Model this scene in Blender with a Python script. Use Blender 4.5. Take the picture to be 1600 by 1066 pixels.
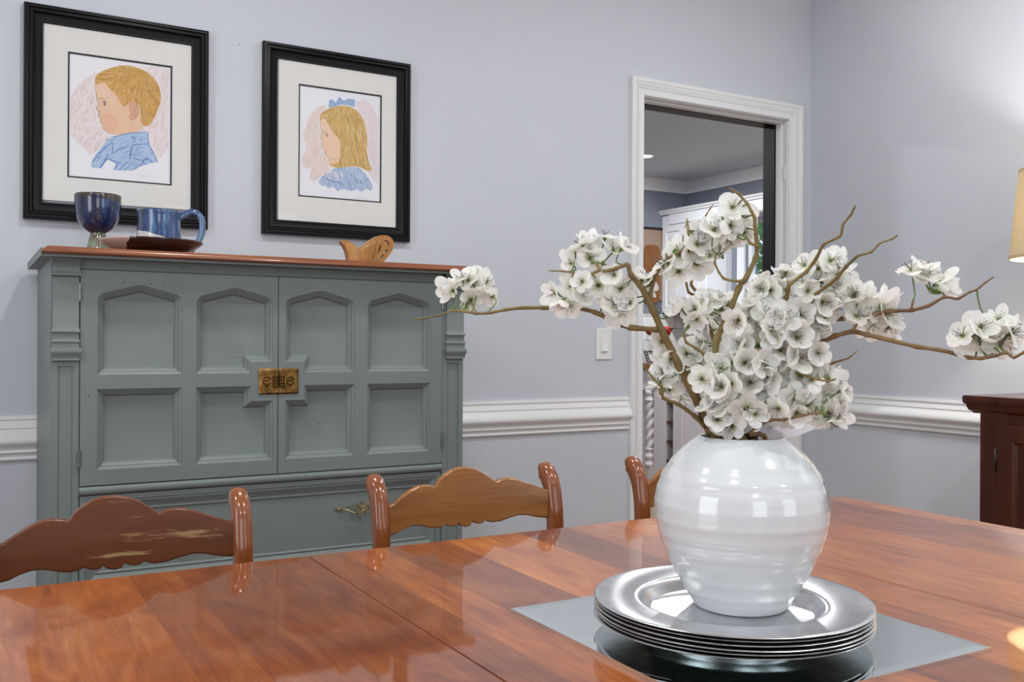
import bpy, bmesh, math, random
from math import pi, sin, cos, tan, radians, atan2, sqrt, floor
from mathutils import Vector, Matrix, Quaternion
from mathutils.geometry import tessellate_polygon
S = bpy.context.scene
for o in list(bpy.data.objects): bpy.data.objects.remove(o)
C = S.collection
random.seed(7)

# ------------------------------------------------------------------ camera
F = 1489.65; YAW = radians(29.91); PIT = radians(-0.0142); ROL = radians(-0.3147); H = 1.09
fwd = Vector((sin(YAW)*cos(PIT), cos(YAW)*cos(PIT), sin(PIT)))
r0 = Vector((cos(YAW), -sin(YAW), 0)); d0 = fwd.cross(r0)
rt = cos(ROL)*r0 + sin(ROL)*d0; dn = -sin(ROL)*r0 + cos(ROL)*d0
CAM = Vector((0, 0, H))
cd = bpy.data.cameras.new('camera'); cam = bpy.data.objects.new('camera', cd); C.objects.link(cam)
cd.sensor_width = 36; cd.lens = F/1600*36; cd.clip_start = .02
M = Matrix(((rt.x, -dn.x, -fwd.x, 0), (rt.y, -dn.y, -fwd.y, 0), (rt.z, -dn.z, -fwd.z, H), (0, 0, 0, 1)))
cam.matrix_world = M
S.camera = cam
def ray(x, y): return rt*((x-800)/F) + dn*((y-533)/F) + fwd
def uY(x, y, Y): d = ray(x, y); return CAM + d*(Y/d.y)
def uX(x, y, X): d = ray(x, y); return CAM + d*(X/d.x)
def uZ(x, y, Z): d = ray(x, y); return CAM + d*((Z-H)/d.z)
def uC(x, y, c): return CAM + ray(x, y)*c

# ------------------------------------------------------------------ exposure, world, big lights
S.view_settings.view_transform = 'Standard'; S.view_settings.look = 'None'
S.view_settings.gamma = 1; S.view_settings.use_curve_mapping = False
S.view_settings.exposure = 0.14
w = bpy.data.worlds.new('world'); S.world = w; w.use_nodes = True
bg = w.node_tree.nodes['Background']; bg.inputs[0].default_value = (.75, .87, 1, 1); bg.inputs[1].default_value = 1.0
def area(name, loc, rot, sx, sy, power, col=(1, 1, 1), shape='RECTANGLE', spread=pi):
    l = bpy.data.lights.new(name, 'AREA'); l.shape = shape; l.size = sx
    if shape == 'RECTANGLE': l.size_y = sy
    l.energy = power; l.color = col; l.spread = spread
    o = bpy.data.objects.new(name, l); C.objects.link(o); o.location = loc; o.rotation_euler = rot; return o
# daylight entering the two windows of the wall behind the camera and the one in the left wall
area('window_daylight', (-.35, -2.28, 1.45), (radians(90), 0, 0), 1.1, 1.5, 10, (.93, .97, 1))
area('window_daylight', (2.0, -2.28, 1.45), (radians(90), 0, 0), 1.1, 1.5, 8, (.93, .97, 1))
area('window_daylight', (-1.98, .6, 1.45), (radians(90), 0, radians(-90)), 1.2, 1.5, 16, (.93, .97, 1))
# recessed ceiling lights of the dining room
for lx, ly, p in ((.72, 1.8, 11), (2.35, 1.8, 10), (-.95, 1.5, 15), (1.45, .1, 12), (3.0, .1, 8), (-.3, .1, 10), (1.8, -1.4, 10), (-.1, -1.4, 10)):
    area('recessed_lamp', (lx, ly, 2.73), (0, 0, 0), .13, .13, p, (.975, 1, .985), 'DISK')

# ------------------------------------------------------------------ materials
def lin(c):
    f = lambda v: (v/255/12.92 if v/255 <= .04045 else ((v/255+.055)/1.055)**2.4)
    return (f(c[0]), f(c[1]), f(c[2]), 1)
class NT:
    def __init__(s, name):
        s.m = bpy.data.materials.new(name); s.m.use_nodes = True; s.t = s.m.node_tree
        s.b = s.t.nodes['Principled BSDF']; s.out = s.t.nodes['Material Output']
    def n(s, ty, **k):
        x = s.t.nodes.new(ty)
        for a, b in k.items(): setattr(x, a, b)
        return x
    def l(s, a, b): s.t.links.new(a, b)
    def coord(s, scale=(1, 1, 1), kind='Object', rot=(0, 0, 0)):
        tc = s.n('ShaderNodeTexCoord'); mp = s.n('ShaderNodeMapping')
        mp.inputs['Scale'].default_value = scale; mp.inputs['Rotation'].default_value = rot
        s.l(tc.outputs[kind], mp.inputs[0]); return mp.outputs[0]
    def noise(s, vec, sc, det=3, rough=.5, dist=0):
        x = s.n('ShaderNodeTexNoise'); x.inputs['Scale'].default_value = sc; x.inputs['Detail'].default_value = det
        x.inputs['Roughness'].default_value = rough; x.inputs['Distortion'].default_value = dist
        s.l(vec, x.inputs['Vector']); return x.outputs['Fac']
    def ramp(s, fac, stops):
        x = s.n('ShaderNodeValToRGB'); e = x.color_ramp.elements
        while len(e) < len(stops): e.new(.5)
        for i, (p, c) in enumerate(stops): e[i].position = p; e[i].color = c if len(c) == 4 else (*c, 1)
        s.l(fac, x.inputs[0]); return x.outputs[0]
    def mix(s, fac, a, b, mode='MIX'):
        x = s.n('ShaderNodeMix', data_type='RGBA', blend_type=mode)
        for inp, v in ((x.inputs[0], fac), (x.inputs[6], a), (x.inputs[7], b)):
            if isinstance(v, (int, float)): inp.default_value = v
            elif isinstance(v, tuple): inp.default_value = v
            else: s.l(v, inp)
        return x.outputs[2]
    def math(s, op, a, b=0):
        x = s.n('ShaderNodeMath', operation=op)
        for inp, v in ((x.inputs[0], a), (x.inputs[1], b)):
            if isinstance(v, (int, float)): inp.default_value = v
            else: s.l(v, inp)
        return x.outputs[0]
    def bump(s, h, strength=.2, dist=.001):
        x = s.n('ShaderNodeBump'); x.inputs['Strength'].default_value = strength; x.inputs['Distance'].default_value = dist
        s.l(h, x.inputs['Height']); s.l(x.outputs[0], s.b.inputs['Normal'])
    def set(s, **k):
        for a, v in k.items():
            i = s.b.inputs[a.replace('_', ' ')]
            if hasattr(v, 'is_output') or hasattr(v, 'links'): s.l(v, i)
            else: i.default_value = v
        return s
def paint(name, rgb, rough=.5, var=.03, spec=.5, bump=.1, bscale=180):
    m = NT(name); v = m.coord()
    c = lin(rgb); lo = tuple(x*(1-var) for x in c[:3])+(1,); hi = tuple(min(1, x*(1+var)) for x in c[:3])+(1,)
    m.set(Base_Color=m.ramp(m.noise(v, 2.5, 4), [(.3, lo), (.7, hi)]), Roughness=rough)
    m.b.inputs['Specular IOR Level'].default_value = spec
    if bump: m.bump(m.noise(v, bscale, 2), bump, .0006)
    return m.m
def wood(name, dark, light, axis=0, rough=.3, coat=.5, ring=1.0, sc=1.0, wear=0, coatr=.08):
    m = NT(name); s = [14*sc]*3; s[axis] = 1.3*sc
    v = m.coord(tuple(s))
    n1 = m.noise(v, 1.6*ring, 6, .6, 1.2)
    s2 = [60*sc]*3; s2[axis] = 2.5*sc
    n2 = m.noise(m.coord(tuple(s2)), 3, 4, .7)
    f = m.math('ADD', m.math('MULTIPLY', n1, .72), m.math('MULTIPLY', n2, .28))
    c = m.ramp(f, [(.32, lin(dark)), (.66, lin(light))])
    if wear:
        s3 = [28]*3; s3[axis] = 3.2
        mk = m.ramp(m.noise(m.coord(tuple(s3)), 2.1, 5, .62), [(.57, (0, 0, 0)), (.64, (1, 1, 1))])
        c = m.mix(m.math('MULTIPLY', mk, wear), c, lin((172, 142, 100)))
    m.set(Base_Color=c, Roughness=rough, Coat_Weight=coat, Coat_Roughness=coatr)
    m.bump(n2, .06, .0004)
    return m.m
def metal(name, rgb, rough=.25, var=.15, sc=60):
    m = NT(name); v = m.coord(); c = lin(rgb); lo = tuple(x*(1-var) for x in c[:3])+(1,)
    m.set(Base_Color=m.ramp(m.noise(v, sc, 4), [(.35, lo), (.65, c)]), Metallic=1.0, Roughness=rough); return m.m
MT = {}
MT['wall'] = paint('wall_paint', (199, 203, 211), .55, .012, .35, .06)
MT['ceiling'] = paint('ceiling_paint', (228, 228, 228), .8, .01, .2, .05)
MT['trim'] = paint('white_gloss_trim', (228, 228, 229), .28, .01, .5, 0)
MT['blackjamb'] = paint('dark_jamb_paint', (13, 11, 10), .5, .1)
MT['floor'] = wood('oak_floor', (96, 60, 34), (150, 100, 62), 0, .35, .2)
MT['kfloor'] = wood('kitchen_oak_floor', (112, 92, 74), (150, 128, 106), 0, .35, .2)
MT['cherry'] = wood('cherry_chair_wood', (126, 76, 36), (164, 112, 62), 0, .3, .45)
MT['cherryw'] = wood('worn_cherry_chair_wood', (84, 42, 18), (112, 60, 28), 0, .36, .3, wear=.75)
MT['cherryp'] = wood('cherry_post_wood', (112, 56, 26), (146, 82, 42), 2, .22, .6)
MT['rush'] = paint('woven_seat', (168, 140, 92), .8, .2)
MT['topwood'] = wood('cabinet_top_wood', (112, 58, 30), (152, 88, 50), 0, .3, .4, sc=.8)
MT['mahog'] = wood('mahogany', (46, 17, 9), (84, 36, 16), 2, .3, .35, sc=.7)
MT['olive'] = wood('carved_wood', (140, 90, 34), (184, 128, 58), 2, .35, .3, sc=2)
MT['boardwood'] = wood('dark_carved_board', (100, 60, 22), (138, 86, 36), 2, .45, .1)
MT['black'] = paint('black_plastic', (18, 18, 20), .4)
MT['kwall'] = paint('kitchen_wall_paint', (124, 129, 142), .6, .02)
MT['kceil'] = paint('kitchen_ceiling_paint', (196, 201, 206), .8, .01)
MT['kwhite'] = paint('kitchen_cabinet_paint', (222, 223, 226), .4, .01, bump=0)
MT['kgrey'] = paint('kitchen_base_paint', (206, 199, 198), .4, .02, bump=0)
MT['tan'] = paint('warm_light_tan', (150, 128, 110), .7, .05)  # warm light on the far kitchen wall, put into a tan colour
MT['steel'] = metal('hinge_steel', (150, 152, 150), .35)
MT['navy'] = paint('navy_enamel', (36, 36, 52), .3, .1)
MT['red'] = paint('red_fruit', (176, 28, 20), .3, .25)
MT['orange'] = paint('orange_fruit', (200, 90, 40), .4, .2)
MT['green'] = paint('green_fruit', (120, 130, 50), .4, .2)
MT['foliage'] = paint('foliage', (60, 120, 50), .6, .5)
MT['paper'] = paint('white_paper', (235, 236, 240), .7, .01, bump=0)
MT['blueink'] = paint('blue_ink', (70, 84, 150), .6, .05)

def cabinet_paint():
    m = NT('grey_green_cabinet_paint'); v = m.coord()
    base = m.ramp(m.noise(v, 3, 5), [(.3, lin((111, 120, 119))), (.7, lin((118, 127, 125)))])
    # sparse nail-hole specks of the distressed finish
    vo = m.n('ShaderNodeTexVoronoi'); vo.voronoi_dimensions = '2D'; vo.inputs['Scale'].default_value = 22
    spx = m.n('ShaderNodeSeparateXYZ'); cbx = m.n('ShaderNodeCombineXYZ'); m.l(v, spx.inputs[0]); m.l(spx.outputs[0], cbx.inputs[0]); m.l(spx.outputs[2], cbx.inputs[1]); m.l(cbx.outputs[0], vo.inputs['Vector'])
    sel = m.math('GREATER_THAN', vo.outputs['Color'], .82)
    dot = m.math('MULTIPLY', m.math('LESS_THAN', vo.outputs['Distance'], .038), sel)
    st = m.noise(m.coord((60, 60, 2)), 3, 3)
    base = m.mix(m.math('MULTIPLY', st, .12), base, lin((104, 110, 110)))
    m.set(Base_Color=m.mix(dot, base, lin((52, 54, 52))), Roughness=.42)
    m.b.inputs['Specular IOR Level'].default_value = .4
    m.bump(m.noise(m.coord((8, 8, 90)), 4, 3), .08, .0005)
    return m.m
MT['cab'] = cabinet_paint()
def table_wood():
    m = NT('glossy_cherry_planks'); tc = m.n('ShaderNodeTexCoord'); sp = m.n('ShaderNodeSeparateXYZ')
    m.l(tc.outputs['Object'], sp.inputs[0])
    # plank index along X, boards of uneven width
    wob = m.math('MULTIPLY', m.math('SINE', m.math('MULTIPLY', sp.outputs[0], 23)), .016)
    ix = m.math('FLOOR', m.math('DIVIDE', m.math('ADD', sp.outputs[0], wob), .083))
    wn = m.n('ShaderNodeTexWhiteNoise', noise_dimensions='1D'); m.l(ix, wn.inputs['W'])
    cb = m.n('ShaderNodeCombineXYZ'); m.l(m.math('MULTIPLY', ix, 3.7), cb.inputs[2])
    ad = m.n('ShaderNodeVectorMath', operation='ADD'); m.l(tc.outputs['Object'], ad.inputs[0]); m.l(cb.outputs[0], ad.inputs[1])
    mp = m.n('ShaderNodeMapping'); mp.inputs['Scale'].default_value = (9, 1.6, 1); m.l(ad.outputs[0], mp.inputs[0])
    g1 = m.noise(mp.outputs[0], 2.0, 6, .65, 2.2)
    mp2 = m.n('ShaderNodeMapping'); mp2.inputs['Scale'].default_value = (70, 3, 1); m.l(ad.outputs[0], mp2.inputs[0])
    g2 = m.noise(mp2.outputs[0], 3, 4, .7)
    f = m.math('ADD', m.math('MULTIPLY', g1, .7), m.math('MULTIPLY', g2, .3))
    grain = m.ramp(f, [(.3, lin((134, 62, 22))), (.5, lin((164, 89, 36))), (.72, lin((192, 122, 60)))])
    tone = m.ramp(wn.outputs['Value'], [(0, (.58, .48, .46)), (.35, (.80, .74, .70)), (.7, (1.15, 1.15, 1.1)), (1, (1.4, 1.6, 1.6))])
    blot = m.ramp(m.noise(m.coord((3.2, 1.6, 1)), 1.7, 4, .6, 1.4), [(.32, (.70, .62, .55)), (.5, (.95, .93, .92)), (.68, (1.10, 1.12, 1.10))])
    m.set(Base_Color=m.mix(1.0, m.mix(1.0, grain, tone, 'MULTIPLY'), blot, 'MULTIPLY'), Roughness=.35, Coat_Weight=.85, Coat_Roughness=.04)
    m.b.inputs['Specular IOR Level'].default_value = .2; m.b.inputs['Coat IOR'].default_value = 1.5
    big = m.noise(m.coord((1, 1, 1)), 9, 2)
    bp = m.n('ShaderNodeBump'); bp.inputs['Strength'].default_value = .05; bp.inputs['Distance'].default_value = .002
    m.l(big, bp.inputs['Height']); m.l(bp.outputs[0], m.b.inputs['Coat Normal'])
    return m.m
MT['table'] = table_wood()
m = NT('white_glazed_ceramic'); v = m.coord()
m.set(Base_Color=m.ramp(m.noise(v, 6, 3), [(.3, lin((211, 215, 218))), (.7, lin((218, 221, 223)))]), Roughness=.12, Coat_Weight=.8, Coat_Roughness=.03)
MT['ceramic'] = m.m
m = NT('brushed_silver_charger'); tc = m.n('ShaderNodeTexCoord')
m.set(Metallic=1.0, Base_Color=m.ramp(m.noise(m.coord((1, 1, 1)), 30, 5, .7), [(.3, lin((202, 203, 205))), (.7, lin((234, 235, 237)))]), Roughness=.24)
m.b.inputs['Anisotropic'].default_value = .55
tg = m.n('ShaderNodeTangent', direction_type='RADIAL', axis='Z'); m.l(tg.outputs[0], m.b.inputs['Tangent'])
MT['charger'] = m.m
m = NT('mirror_glass'); m.set(Metallic=1.0, Base_Color=m.ramp(m.noise(m.coord(), 4), [(0, lin((232, 240, 239))), (1, lin((234, 242, 241)))]), Roughness=.015); MT['mirror'] = m.m
m = NT('aged_brass'); v = m.coord()
m.set(Metallic=1.0, Base_Color=m.ramp(m.noise(v, 55, 4), [(.3, lin((78, 54, 28))), (.55, lin((132, 100, 54))), (.8, lin((176, 142, 86)))]), Roughness=.42); MT['brass'] = m.m
MT['brassdark'] = metal('dark_brass_relief', (92, 66, 34), .4)
MT['pull'] = metal('antique_drawer_pull', (206, 196, 162), .34, .5, 90)
m = NT('frame_black_moulding'); m.set(Base_Color=m.ramp(m.noise(m.coord(), 40), [(.3, lin((9, 8, 11))), (.7, lin((12, 11, 19)))]), Roughness=.4); m.b.inputs['Specular IOR Level'].default_value = .2; MT['frame'] = m.m
m = NT('rope_bead_moulding'); m.set(Base_Color=m.ramp(m.noise(m.coord(), 60), [(.3, lin((20, 19, 22))), (.7, lin((34, 32, 38)))]), Roughness=.25); MT['bead'] = m.m
MT['mat'] = paint('mount_board', (222, 221, 218), .8, .01, .2, .05, 400)
MT['matblack'] = paint('black_inner_mat', (38, 37, 40), .7)
m = NT('pastel_drawing'); at = m.n('ShaderNodeAttribute', attribute_name='Col')
nz = m.noise(m.coord((700, 700, 700)), 1.5, 2)
m.set(Base_Color=m.mix(m.math('MULTIPLY', nz, .12), at.outputs['Color'], (1, 1, 1, 1)), Roughness=.9)
m.b.inputs['Specular IOR Level'].default_value = .1; MT['drawing'] = m.m
m = NT('picture_glass'); t = m.t; t.nodes.remove(m.b)
tr = m.n('ShaderNodeBsdfTransparent'); gl = m.n('ShaderNodeBsdfGlossy'); gl.inputs['Roughness'].default_value = .02
fr = m.n('ShaderNodeFresnel'); fr.inputs[0].default_value = 1.45; mx = m.n('ShaderNodeMixShader')
ge = m.n('ShaderNodeNewGeometry'); m.l(m.math('MULTIPLY', fr.outputs[0], m.math('SUBTRACT', 1, ge.outputs['Backfacing'])), mx.inputs[0]); m.l(tr.outputs[0], mx.inputs[1]); m.l(gl.outputs[0], mx.inputs[2]); m.l(mx.outputs[0], m.out.inputs[0]); MT['glass'] = m.m

def pottery(name, c1, c2, c3, sc=9, coat=.9):
    m = NT(name); v = m.coord((1, 1, .5))
    m.set(Base_Color=m.ramp(m.noise(v, sc, 5, .6, 1.0), [(.3, lin(c1)), (.5, lin(c2)), (.68, lin(c3))]), Roughness=.16, Coat_Weight=coat, Coat_Roughness=.05); return m.m
MT['blueglaze'] = pottery('blue_stoneware_glaze', (50, 42, 48), (48, 78, 124), (98, 130, 166), 16)
MT['bluedark'] = pottery('dark_blue_brown_glaze', (40, 26, 22), (32, 48, 90), (58, 88, 136), 12)
MT['greenglaze'] = pottery('green_rust_glaze', (96, 58, 44), (122, 128, 106), (150, 158, 138), 26)
MT['brownglaze'] = pottery('tenmoku_brown_glaze', (26, 15, 14), (38, 22, 18), (34, 28, 46), 7)
def two_glaze(name, base, other, expr):
    m = MT[base].copy(); m.name = name; t = m.node_tree; b = t.nodes['Principled BSDF']
    tc = t.nodes.new('ShaderNodeTexCoord'); sp = t.nodes.new('ShaderNodeSeparateXYZ'); t.links.new(tc.outputs['Object'], sp.inputs[0])
    nz = t.nodes.new('ShaderNodeTexNoise'); nz.inputs['Scale'].default_value = 40; t.links.new(tc.outputs['Object'], nz.inputs['Vector'])
    def mt(op, a, c):
        x = t.nodes.new('ShaderNodeMath'); x.operation = op
        for i, v in ((0, a), (1, c)):
            if isinstance(v, (int, float)): x.inputs[i].default_value = v
            else: t.links.new(v, x.inputs[i])
        return x.outputs[0]
    f = mt('GREATER_THAN', expr(mt, sp.outputs, nz.outputs['Fac']), 0.0)
    mx = t.nodes.new('ShaderNodeMix'); mx.data_type = 'RGBA'; old = b.inputs['Base Color'].links[0].from_socket
    t.links.new(f, mx.inputs[0]); t.links.new(old, mx.inputs[6]); mx.inputs[7].default_value = lin(other); t.links.new(mx.outputs[2], b.inputs['Base Color'])
    return m
MT['bowlglaze'] = two_glaze('blue_glaze_with_brown_rim', 'bluedark', (66, 52, 46), lambda mt, o, n: mt('SUBTRACT', mt('ADD', o[2], mt('MULTIPLY', n, .05)), .186))
MT['mugglaze'] = two_glaze('blue_glaze_over_white_clay', 'blueglaze', (205, 202, 196), lambda mt, o, n: mt('SUBTRACT', mt('ADD', .031, mt('MULTIPLY', n, .008)), mt('ADD', o[2], mt('MULTIPLY', o[0], .30))))
MT['plateglaze'] = two_glaze('brown_glaze_with_cream_patch', 'brownglaze', (200, 178, 164), lambda mt, o, n: mt('SUBTRACT', mt('MULTIPLY', o[0], -1), mt('ADD', .062, mt('MULTIPLY', n, .02))))
MT['clay'] = paint('bare_white_clay', (196, 192, 186), .5, .06)
MT['cream'] = pottery('cream_glaze', (176, 150, 136), (196, 180, 168), (206, 198, 190), 10)

m = NT('linen_lampshade'); v = m.coord()
gr = m.noise(m.coord((400, 400, 60)), 1, 2); gr2 = m.noise(m.coord((60, 60, 500)), 1, 2)
colr = m.ramp(m.math('ADD', m.math('MULTIPLY', gr, .5), m.math('MULTIPLY', gr2, .5)), [(.35, lin((206, 186, 148))), (.65, lin((226, 210, 174)))])
t = m.t; t.nodes.remove(m.b)
df = m.n('ShaderNodeBsdfDiffuse'); tl = m.n('ShaderNodeBsdfTranslucent'); mx = m.n('ShaderNodeMixShader'); mx.inputs[0].default_value = .12
m.l(colr, df.inputs[0]); m.l(colr, tl.inputs[0]); m.l(df.outputs[0], mx.inputs[1]); m.l(tl.outputs[0], mx.inputs[2]); m.l(mx.outputs[0], m.out.inputs[0]); MT['shade'] = m.m
MT['hem'] = paint('shade_hem', (196, 172, 132), .8, .1)

def petal_mat():
    m = NT('white_silk_petal'); t = m.t; t.nodes.remove(m.b)
    tc = m.n('ShaderNodeTexCoord'); ln = m.n('ShaderNodeVectorMath', operation='LENGTH'); m.l(tc.outputs['Object'], ln.inputs[0])
    c = m.ramp(m.math('MULTIPLY', ln.outputs['Value'], 50), [(0.0, lin((186, 190, 120))), (.22, lin((226, 226, 200))), (.42, lin((250, 250, 245))), (1, lin((252, 252, 249)))])
    df = m.n('ShaderNodeBsdfDiffuse'); tl = m.n('ShaderNodeBsdfTranslucent'); mx = m.n('ShaderNodeMixShader'); mx.inputs[0].default_value = .42
    m.l(c, df.inputs[0]); m.l(c, tl.inputs[0]); m.l(df.outputs[0], mx.inputs[1]); m.l(tl.outputs[0], mx.inputs[2]); m.l(mx.outputs[0], m.out.inputs[0]); return m.m
MT['petal'] = petal_mat()
MT['stamen'] = paint('purple_brown_stamen', (96, 74, 84), .6, .2, bump=0)
MT['pedicel'] = paint('green_stalk', (96, 116, 56), .5, .15, bump=0)
m = NT('branch_bark'); v = m.coord()
m.set(Base_Color=m.ramp(m.noise(v, 18, 5, .7), [(.3, lin((90, 74, 40))), (.5, lin((120, 100, 56))), (.7, lin((146, 134, 82)))]), Roughness=.6); m.bump(m.noise(v, 260, 3), .35, .0006); MT['bark'] = m.m
m = NT('reddish_twig_bark'); v = m.coord()
m.set(Base_Color=m.ramp(m.noise(v, 22, 5, .7), [(.3, lin((92, 64, 44))), (.6, lin((130, 102, 62)))]), Roughness=.6); m.bump(m.noise(v, 260, 3), .35, .0006); MT['bark2'] = m.m
m = NT('lilac_translucent_tag'); m.set(Base_Color=m.ramp(m.noise(m.coord(), 12), [(.3, lin((196, 184, 192))), (.7, lin((208, 202, 210)))]), Roughness=.4); MT['tag'] = m.m
def tile_mat():
    m = NT('white_subway_tile'); br = m.n('ShaderNodeTexBrick'); v = m.coord((1, 1, 1), 'Object', (0, 0, 0))
    sp = m.n('ShaderNodeSeparateXYZ'); cb = m.n('ShaderNodeCombineXYZ'); m.l(v, sp.inputs[0])
    m.l(m.math('ADD', sp.outputs[0], sp.outputs[1]), cb.inputs[0]); m.l(sp.outputs[2], cb.inputs[1]); m.l(cb.outputs[0], br.inputs['Vector'])
    br.inputs['Color1'].default_value = lin((226, 228, 226)); br.inputs['Color2'].default_value = lin((218, 221, 218)); br.inputs['Mortar'].default_value = lin((160, 160, 156))
    br.inputs['Scale'].default_value = 1; br.inputs['Brick Width'].default_value = .2; br.inputs['Row Height'].default_value = .1; br.inputs['Mortar Size'].default_value = .004
    m.set(Base_Color=br.outputs['Color'], Roughness=.25); return m.m
MT['tile'] = tile_mat()
def emit(name, col, st):
    m = NT(name); m.set(Base_Color=(0, 0, 0, 1)); m.b.inputs['Emission Color'].default_value = (*col, 1); m.b.inputs['Emission Strength'].default_value = st; return m.m
MT['lampglow'] = emit('lit_bulb', (1, .93, .82), 14)
MT['canglow'] = emit('lit_ceiling_lamp', (1, .98, .94), 30)

# ------------------------------------------------------------------ mesh helpers
def V(*a): return Vector(a)
def box(bm, a, b, mi=0):
    x0, y0, z0 = [min(a[i], b[i]) for i in range(3)]; x1, y1, z1 = [max(a[i], b[i]) for i in range(3)]
    v = [bm.verts.new(p) for p in ((x0, y0, z0), (x1, y0, z0), (x1, y1, z0), (x0, y1, z0), (x0, y0, z1), (x1, y0, z1), (x1, y1, z1), (x0, y1, z1))]
    for f in ((0, 3, 2, 1), (4, 5, 6, 7), (0, 1, 5, 4), (1, 2, 6, 5), (2, 3, 7, 6), (3, 0, 4, 7)):
        fa = bm.faces.new([v[i] for i in f]); fa.material_index = mi
    return v
def bbox(a, b, bev=.002, seg=2):
    bm = bmesh.new(); box(bm, a, b)
    if bev: bmesh.ops.bevel(bm, geom=bm.edges[:], offset=bev, segments=seg, affect='EDGES', profile=.5)
    return bm
def merge(bm, other):
    me = bpy.data.meshes.new('tmp'); other.to_mesh(me); other.free(); bm.from_mesh(me); bpy.data.meshes.remove(me); return bm
def lathe(prof, seg=64, bm=None, center=(0, 0, 0), cap=True, squash=None):
    bm = bm or bmesh.new(); rings = []
    for r, z in prof:
        if r < 1e-6: rings.append([bm.verts.new((center[0], center[1], center[2]+z))]*seg)
        else: rings.append([bm.verts.new((center[0]+r*cos(2*pi*k/seg), center[1]+r*sin(2*pi*k/seg), center[2]+z)) for k in range(seg)])
    for a, b in zip(rings, rings[1:]):
        for k in range(seg):
            q = [a[k], a[(k+1) % seg], b[(k+1) % seg], b[k]]; u = []
            for x in q:
                if x not in u: u.append(x)
            if len(u) > 2:
                try: bm.faces.new(u)
                except ValueError: pass
    return bm
def tube(bm, pts, rads, seg=8, sx=1.0):
    pts = [Vector(p) for p in pts]
    if not hasattr(rads, '__len__'): rads = [rads]*len(pts)
    rings = []; up = None
    for i, p in enumerate(pts):
        d = (pts[min(i+1, len(pts)-1)]-pts[max(i-1, 0)]).normalized()
        if up is None: up = d.orthogonal().normalized()
        up = (up - d*up.dot(d)).normalized(); s = d.cross(up)
        rings.append([bm.verts.new(p + (up*cos(2*pi*k/seg)*sx + s*sin(2*pi*k/seg))*rads[i]) for k in range(seg)])
    for a, b in zip(rings, rings[1:]):
        for k in range(seg): bm.faces.new([a[k], a[(k+1) % seg], b[(k+1) % seg], b[k]])
    bm.faces.new(rings[0][::-1]); bm.faces.new(rings[-1]); return bm
def smooth_path(pts, n=5):
    P = [Vector(p) for p in pts]; out = []
    for i in range(len(P)-1):
        p0 = P[max(i-1, 0)]; p1 = P[i]; p2 = P[i+1]; p3 = P[min(i+2, len(P)-1)]
        for k in range(n):
            t = k/n; out.append(.5*((2*p1)+(p2-p0)*t+(2*p0-5*p1+4*p2-p3)*t*t+(3*p1-p0-3*p2+p3)*t**3))
    out.append(P[-1]); return out
def poly_prism(bm, pts2, y0, y1, T=lambda x, y, z: (x, y, z), mi=0, holes=()):
    """pts2 in (x,z); extruded between y0 and y1"""
    loops = [list(pts2)]+[list(h) for h in holes]
    tri = tessellate_polygon([[Vector((p[0], p[1], 0)) for p in l] for l in loops])
    flat = [p for l in loops for p in l]
    A = [bm.verts.new(T(p[0], y0, p[1])) for p in flat]; B = [bm.verts.new(T(p[0], y1, p[1])) for p in flat]
    for t in tri:
        for vs in ([A[i] for i in t], [B[i] for i in t][::-1]):
            try: bm.faces.new(vs).material_index = mi
            except ValueError: pass
    k = 0
    for l in loops:
        n = len(l)
        for i in range(n):
            a, b = k+i, k+(i+1) % n; bm.faces.new([A[a], A[b], B[b], B[a]]).material_index = mi
        k += n
    return bm
def obj(name, bm, mat, parent=None, smooth=False, loc=None, recalc=True, autos=None):
    if recalc: bmesh.ops.recalc_face_normals(bm, faces=bm.faces[:])
    me = bpy.data.meshes.new(name); bm.to_mesh(me); bm.free()
    for mm in (mat if isinstance(mat, (list, tuple)) else [mat]): me.materials.append(MT[mm] if isinstance(mm, str) else mm)
    if smooth: me.polygons.foreach_set('use_smooth', [True]*len(me.polygons))
    o = bpy.data.objects.new(name, me); C.objects.link(o)
    if autos is not None:
        me.polygons.foreach_set('use_smooth', [True]*len(me.polygons))
        me.set_sharp_from_angle(angle=radians(autos))
    if parent is not None:
        o.parent = parent
        if loc is None:   # built in world coordinates: shift into the parent's frame
            off = parent.location.copy(); q = parent.parent
            while q is not None: off += q.location; q = q.parent
            me.transform(Matrix.Translation(-off))
    if loc is not None: o.location = loc
    return o
def recenter(o, p):
    p = Vector(p); o.data.transform(Matrix.Translation(-p)); o.location = p; return o
def tag(o, label=None, cat=None, group=None, kind=None):
    if label: o['label'] = label
    if cat: o['category'] = cat
    if group: o['group'] = group
    if kind: o['kind'] = kind
    return o
def empty(name, loc, label, cat, group=None):
    o = bpy.data.objects.new(name, None); C.objects.link(o); o.location = loc; o.empty_display_size = .05; return tag(o, label, cat, group)
def struct(name, bm, mat, **k): return tag(obj(name, bm, mat, **k), kind='structure')
def sweep(prof, path, frame, close=False):
    """prof: list of (u,v); frame(i)-> (origin, U, Vv) for each path point"""
    bm = bmesh.new(); rings = []
    for i in range(len(path)):
        o, U, W = frame(i); rings.append([bm.verts.new(o+U*a+W*b) for a, b in prof])
    n = len(rings)
    for i in range(n if close else n-1):
        a, b = rings[i], rings[(i+1) % n]
        for k in range(len(prof)-1): bm.faces.new([a[k], a[k+1], b[k+1], b[k]])
    if not close:
        for r in (rings[0], rings[-1]):
            try: bm.faces.new(r)
            except ValueError: pass
    return bm
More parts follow.
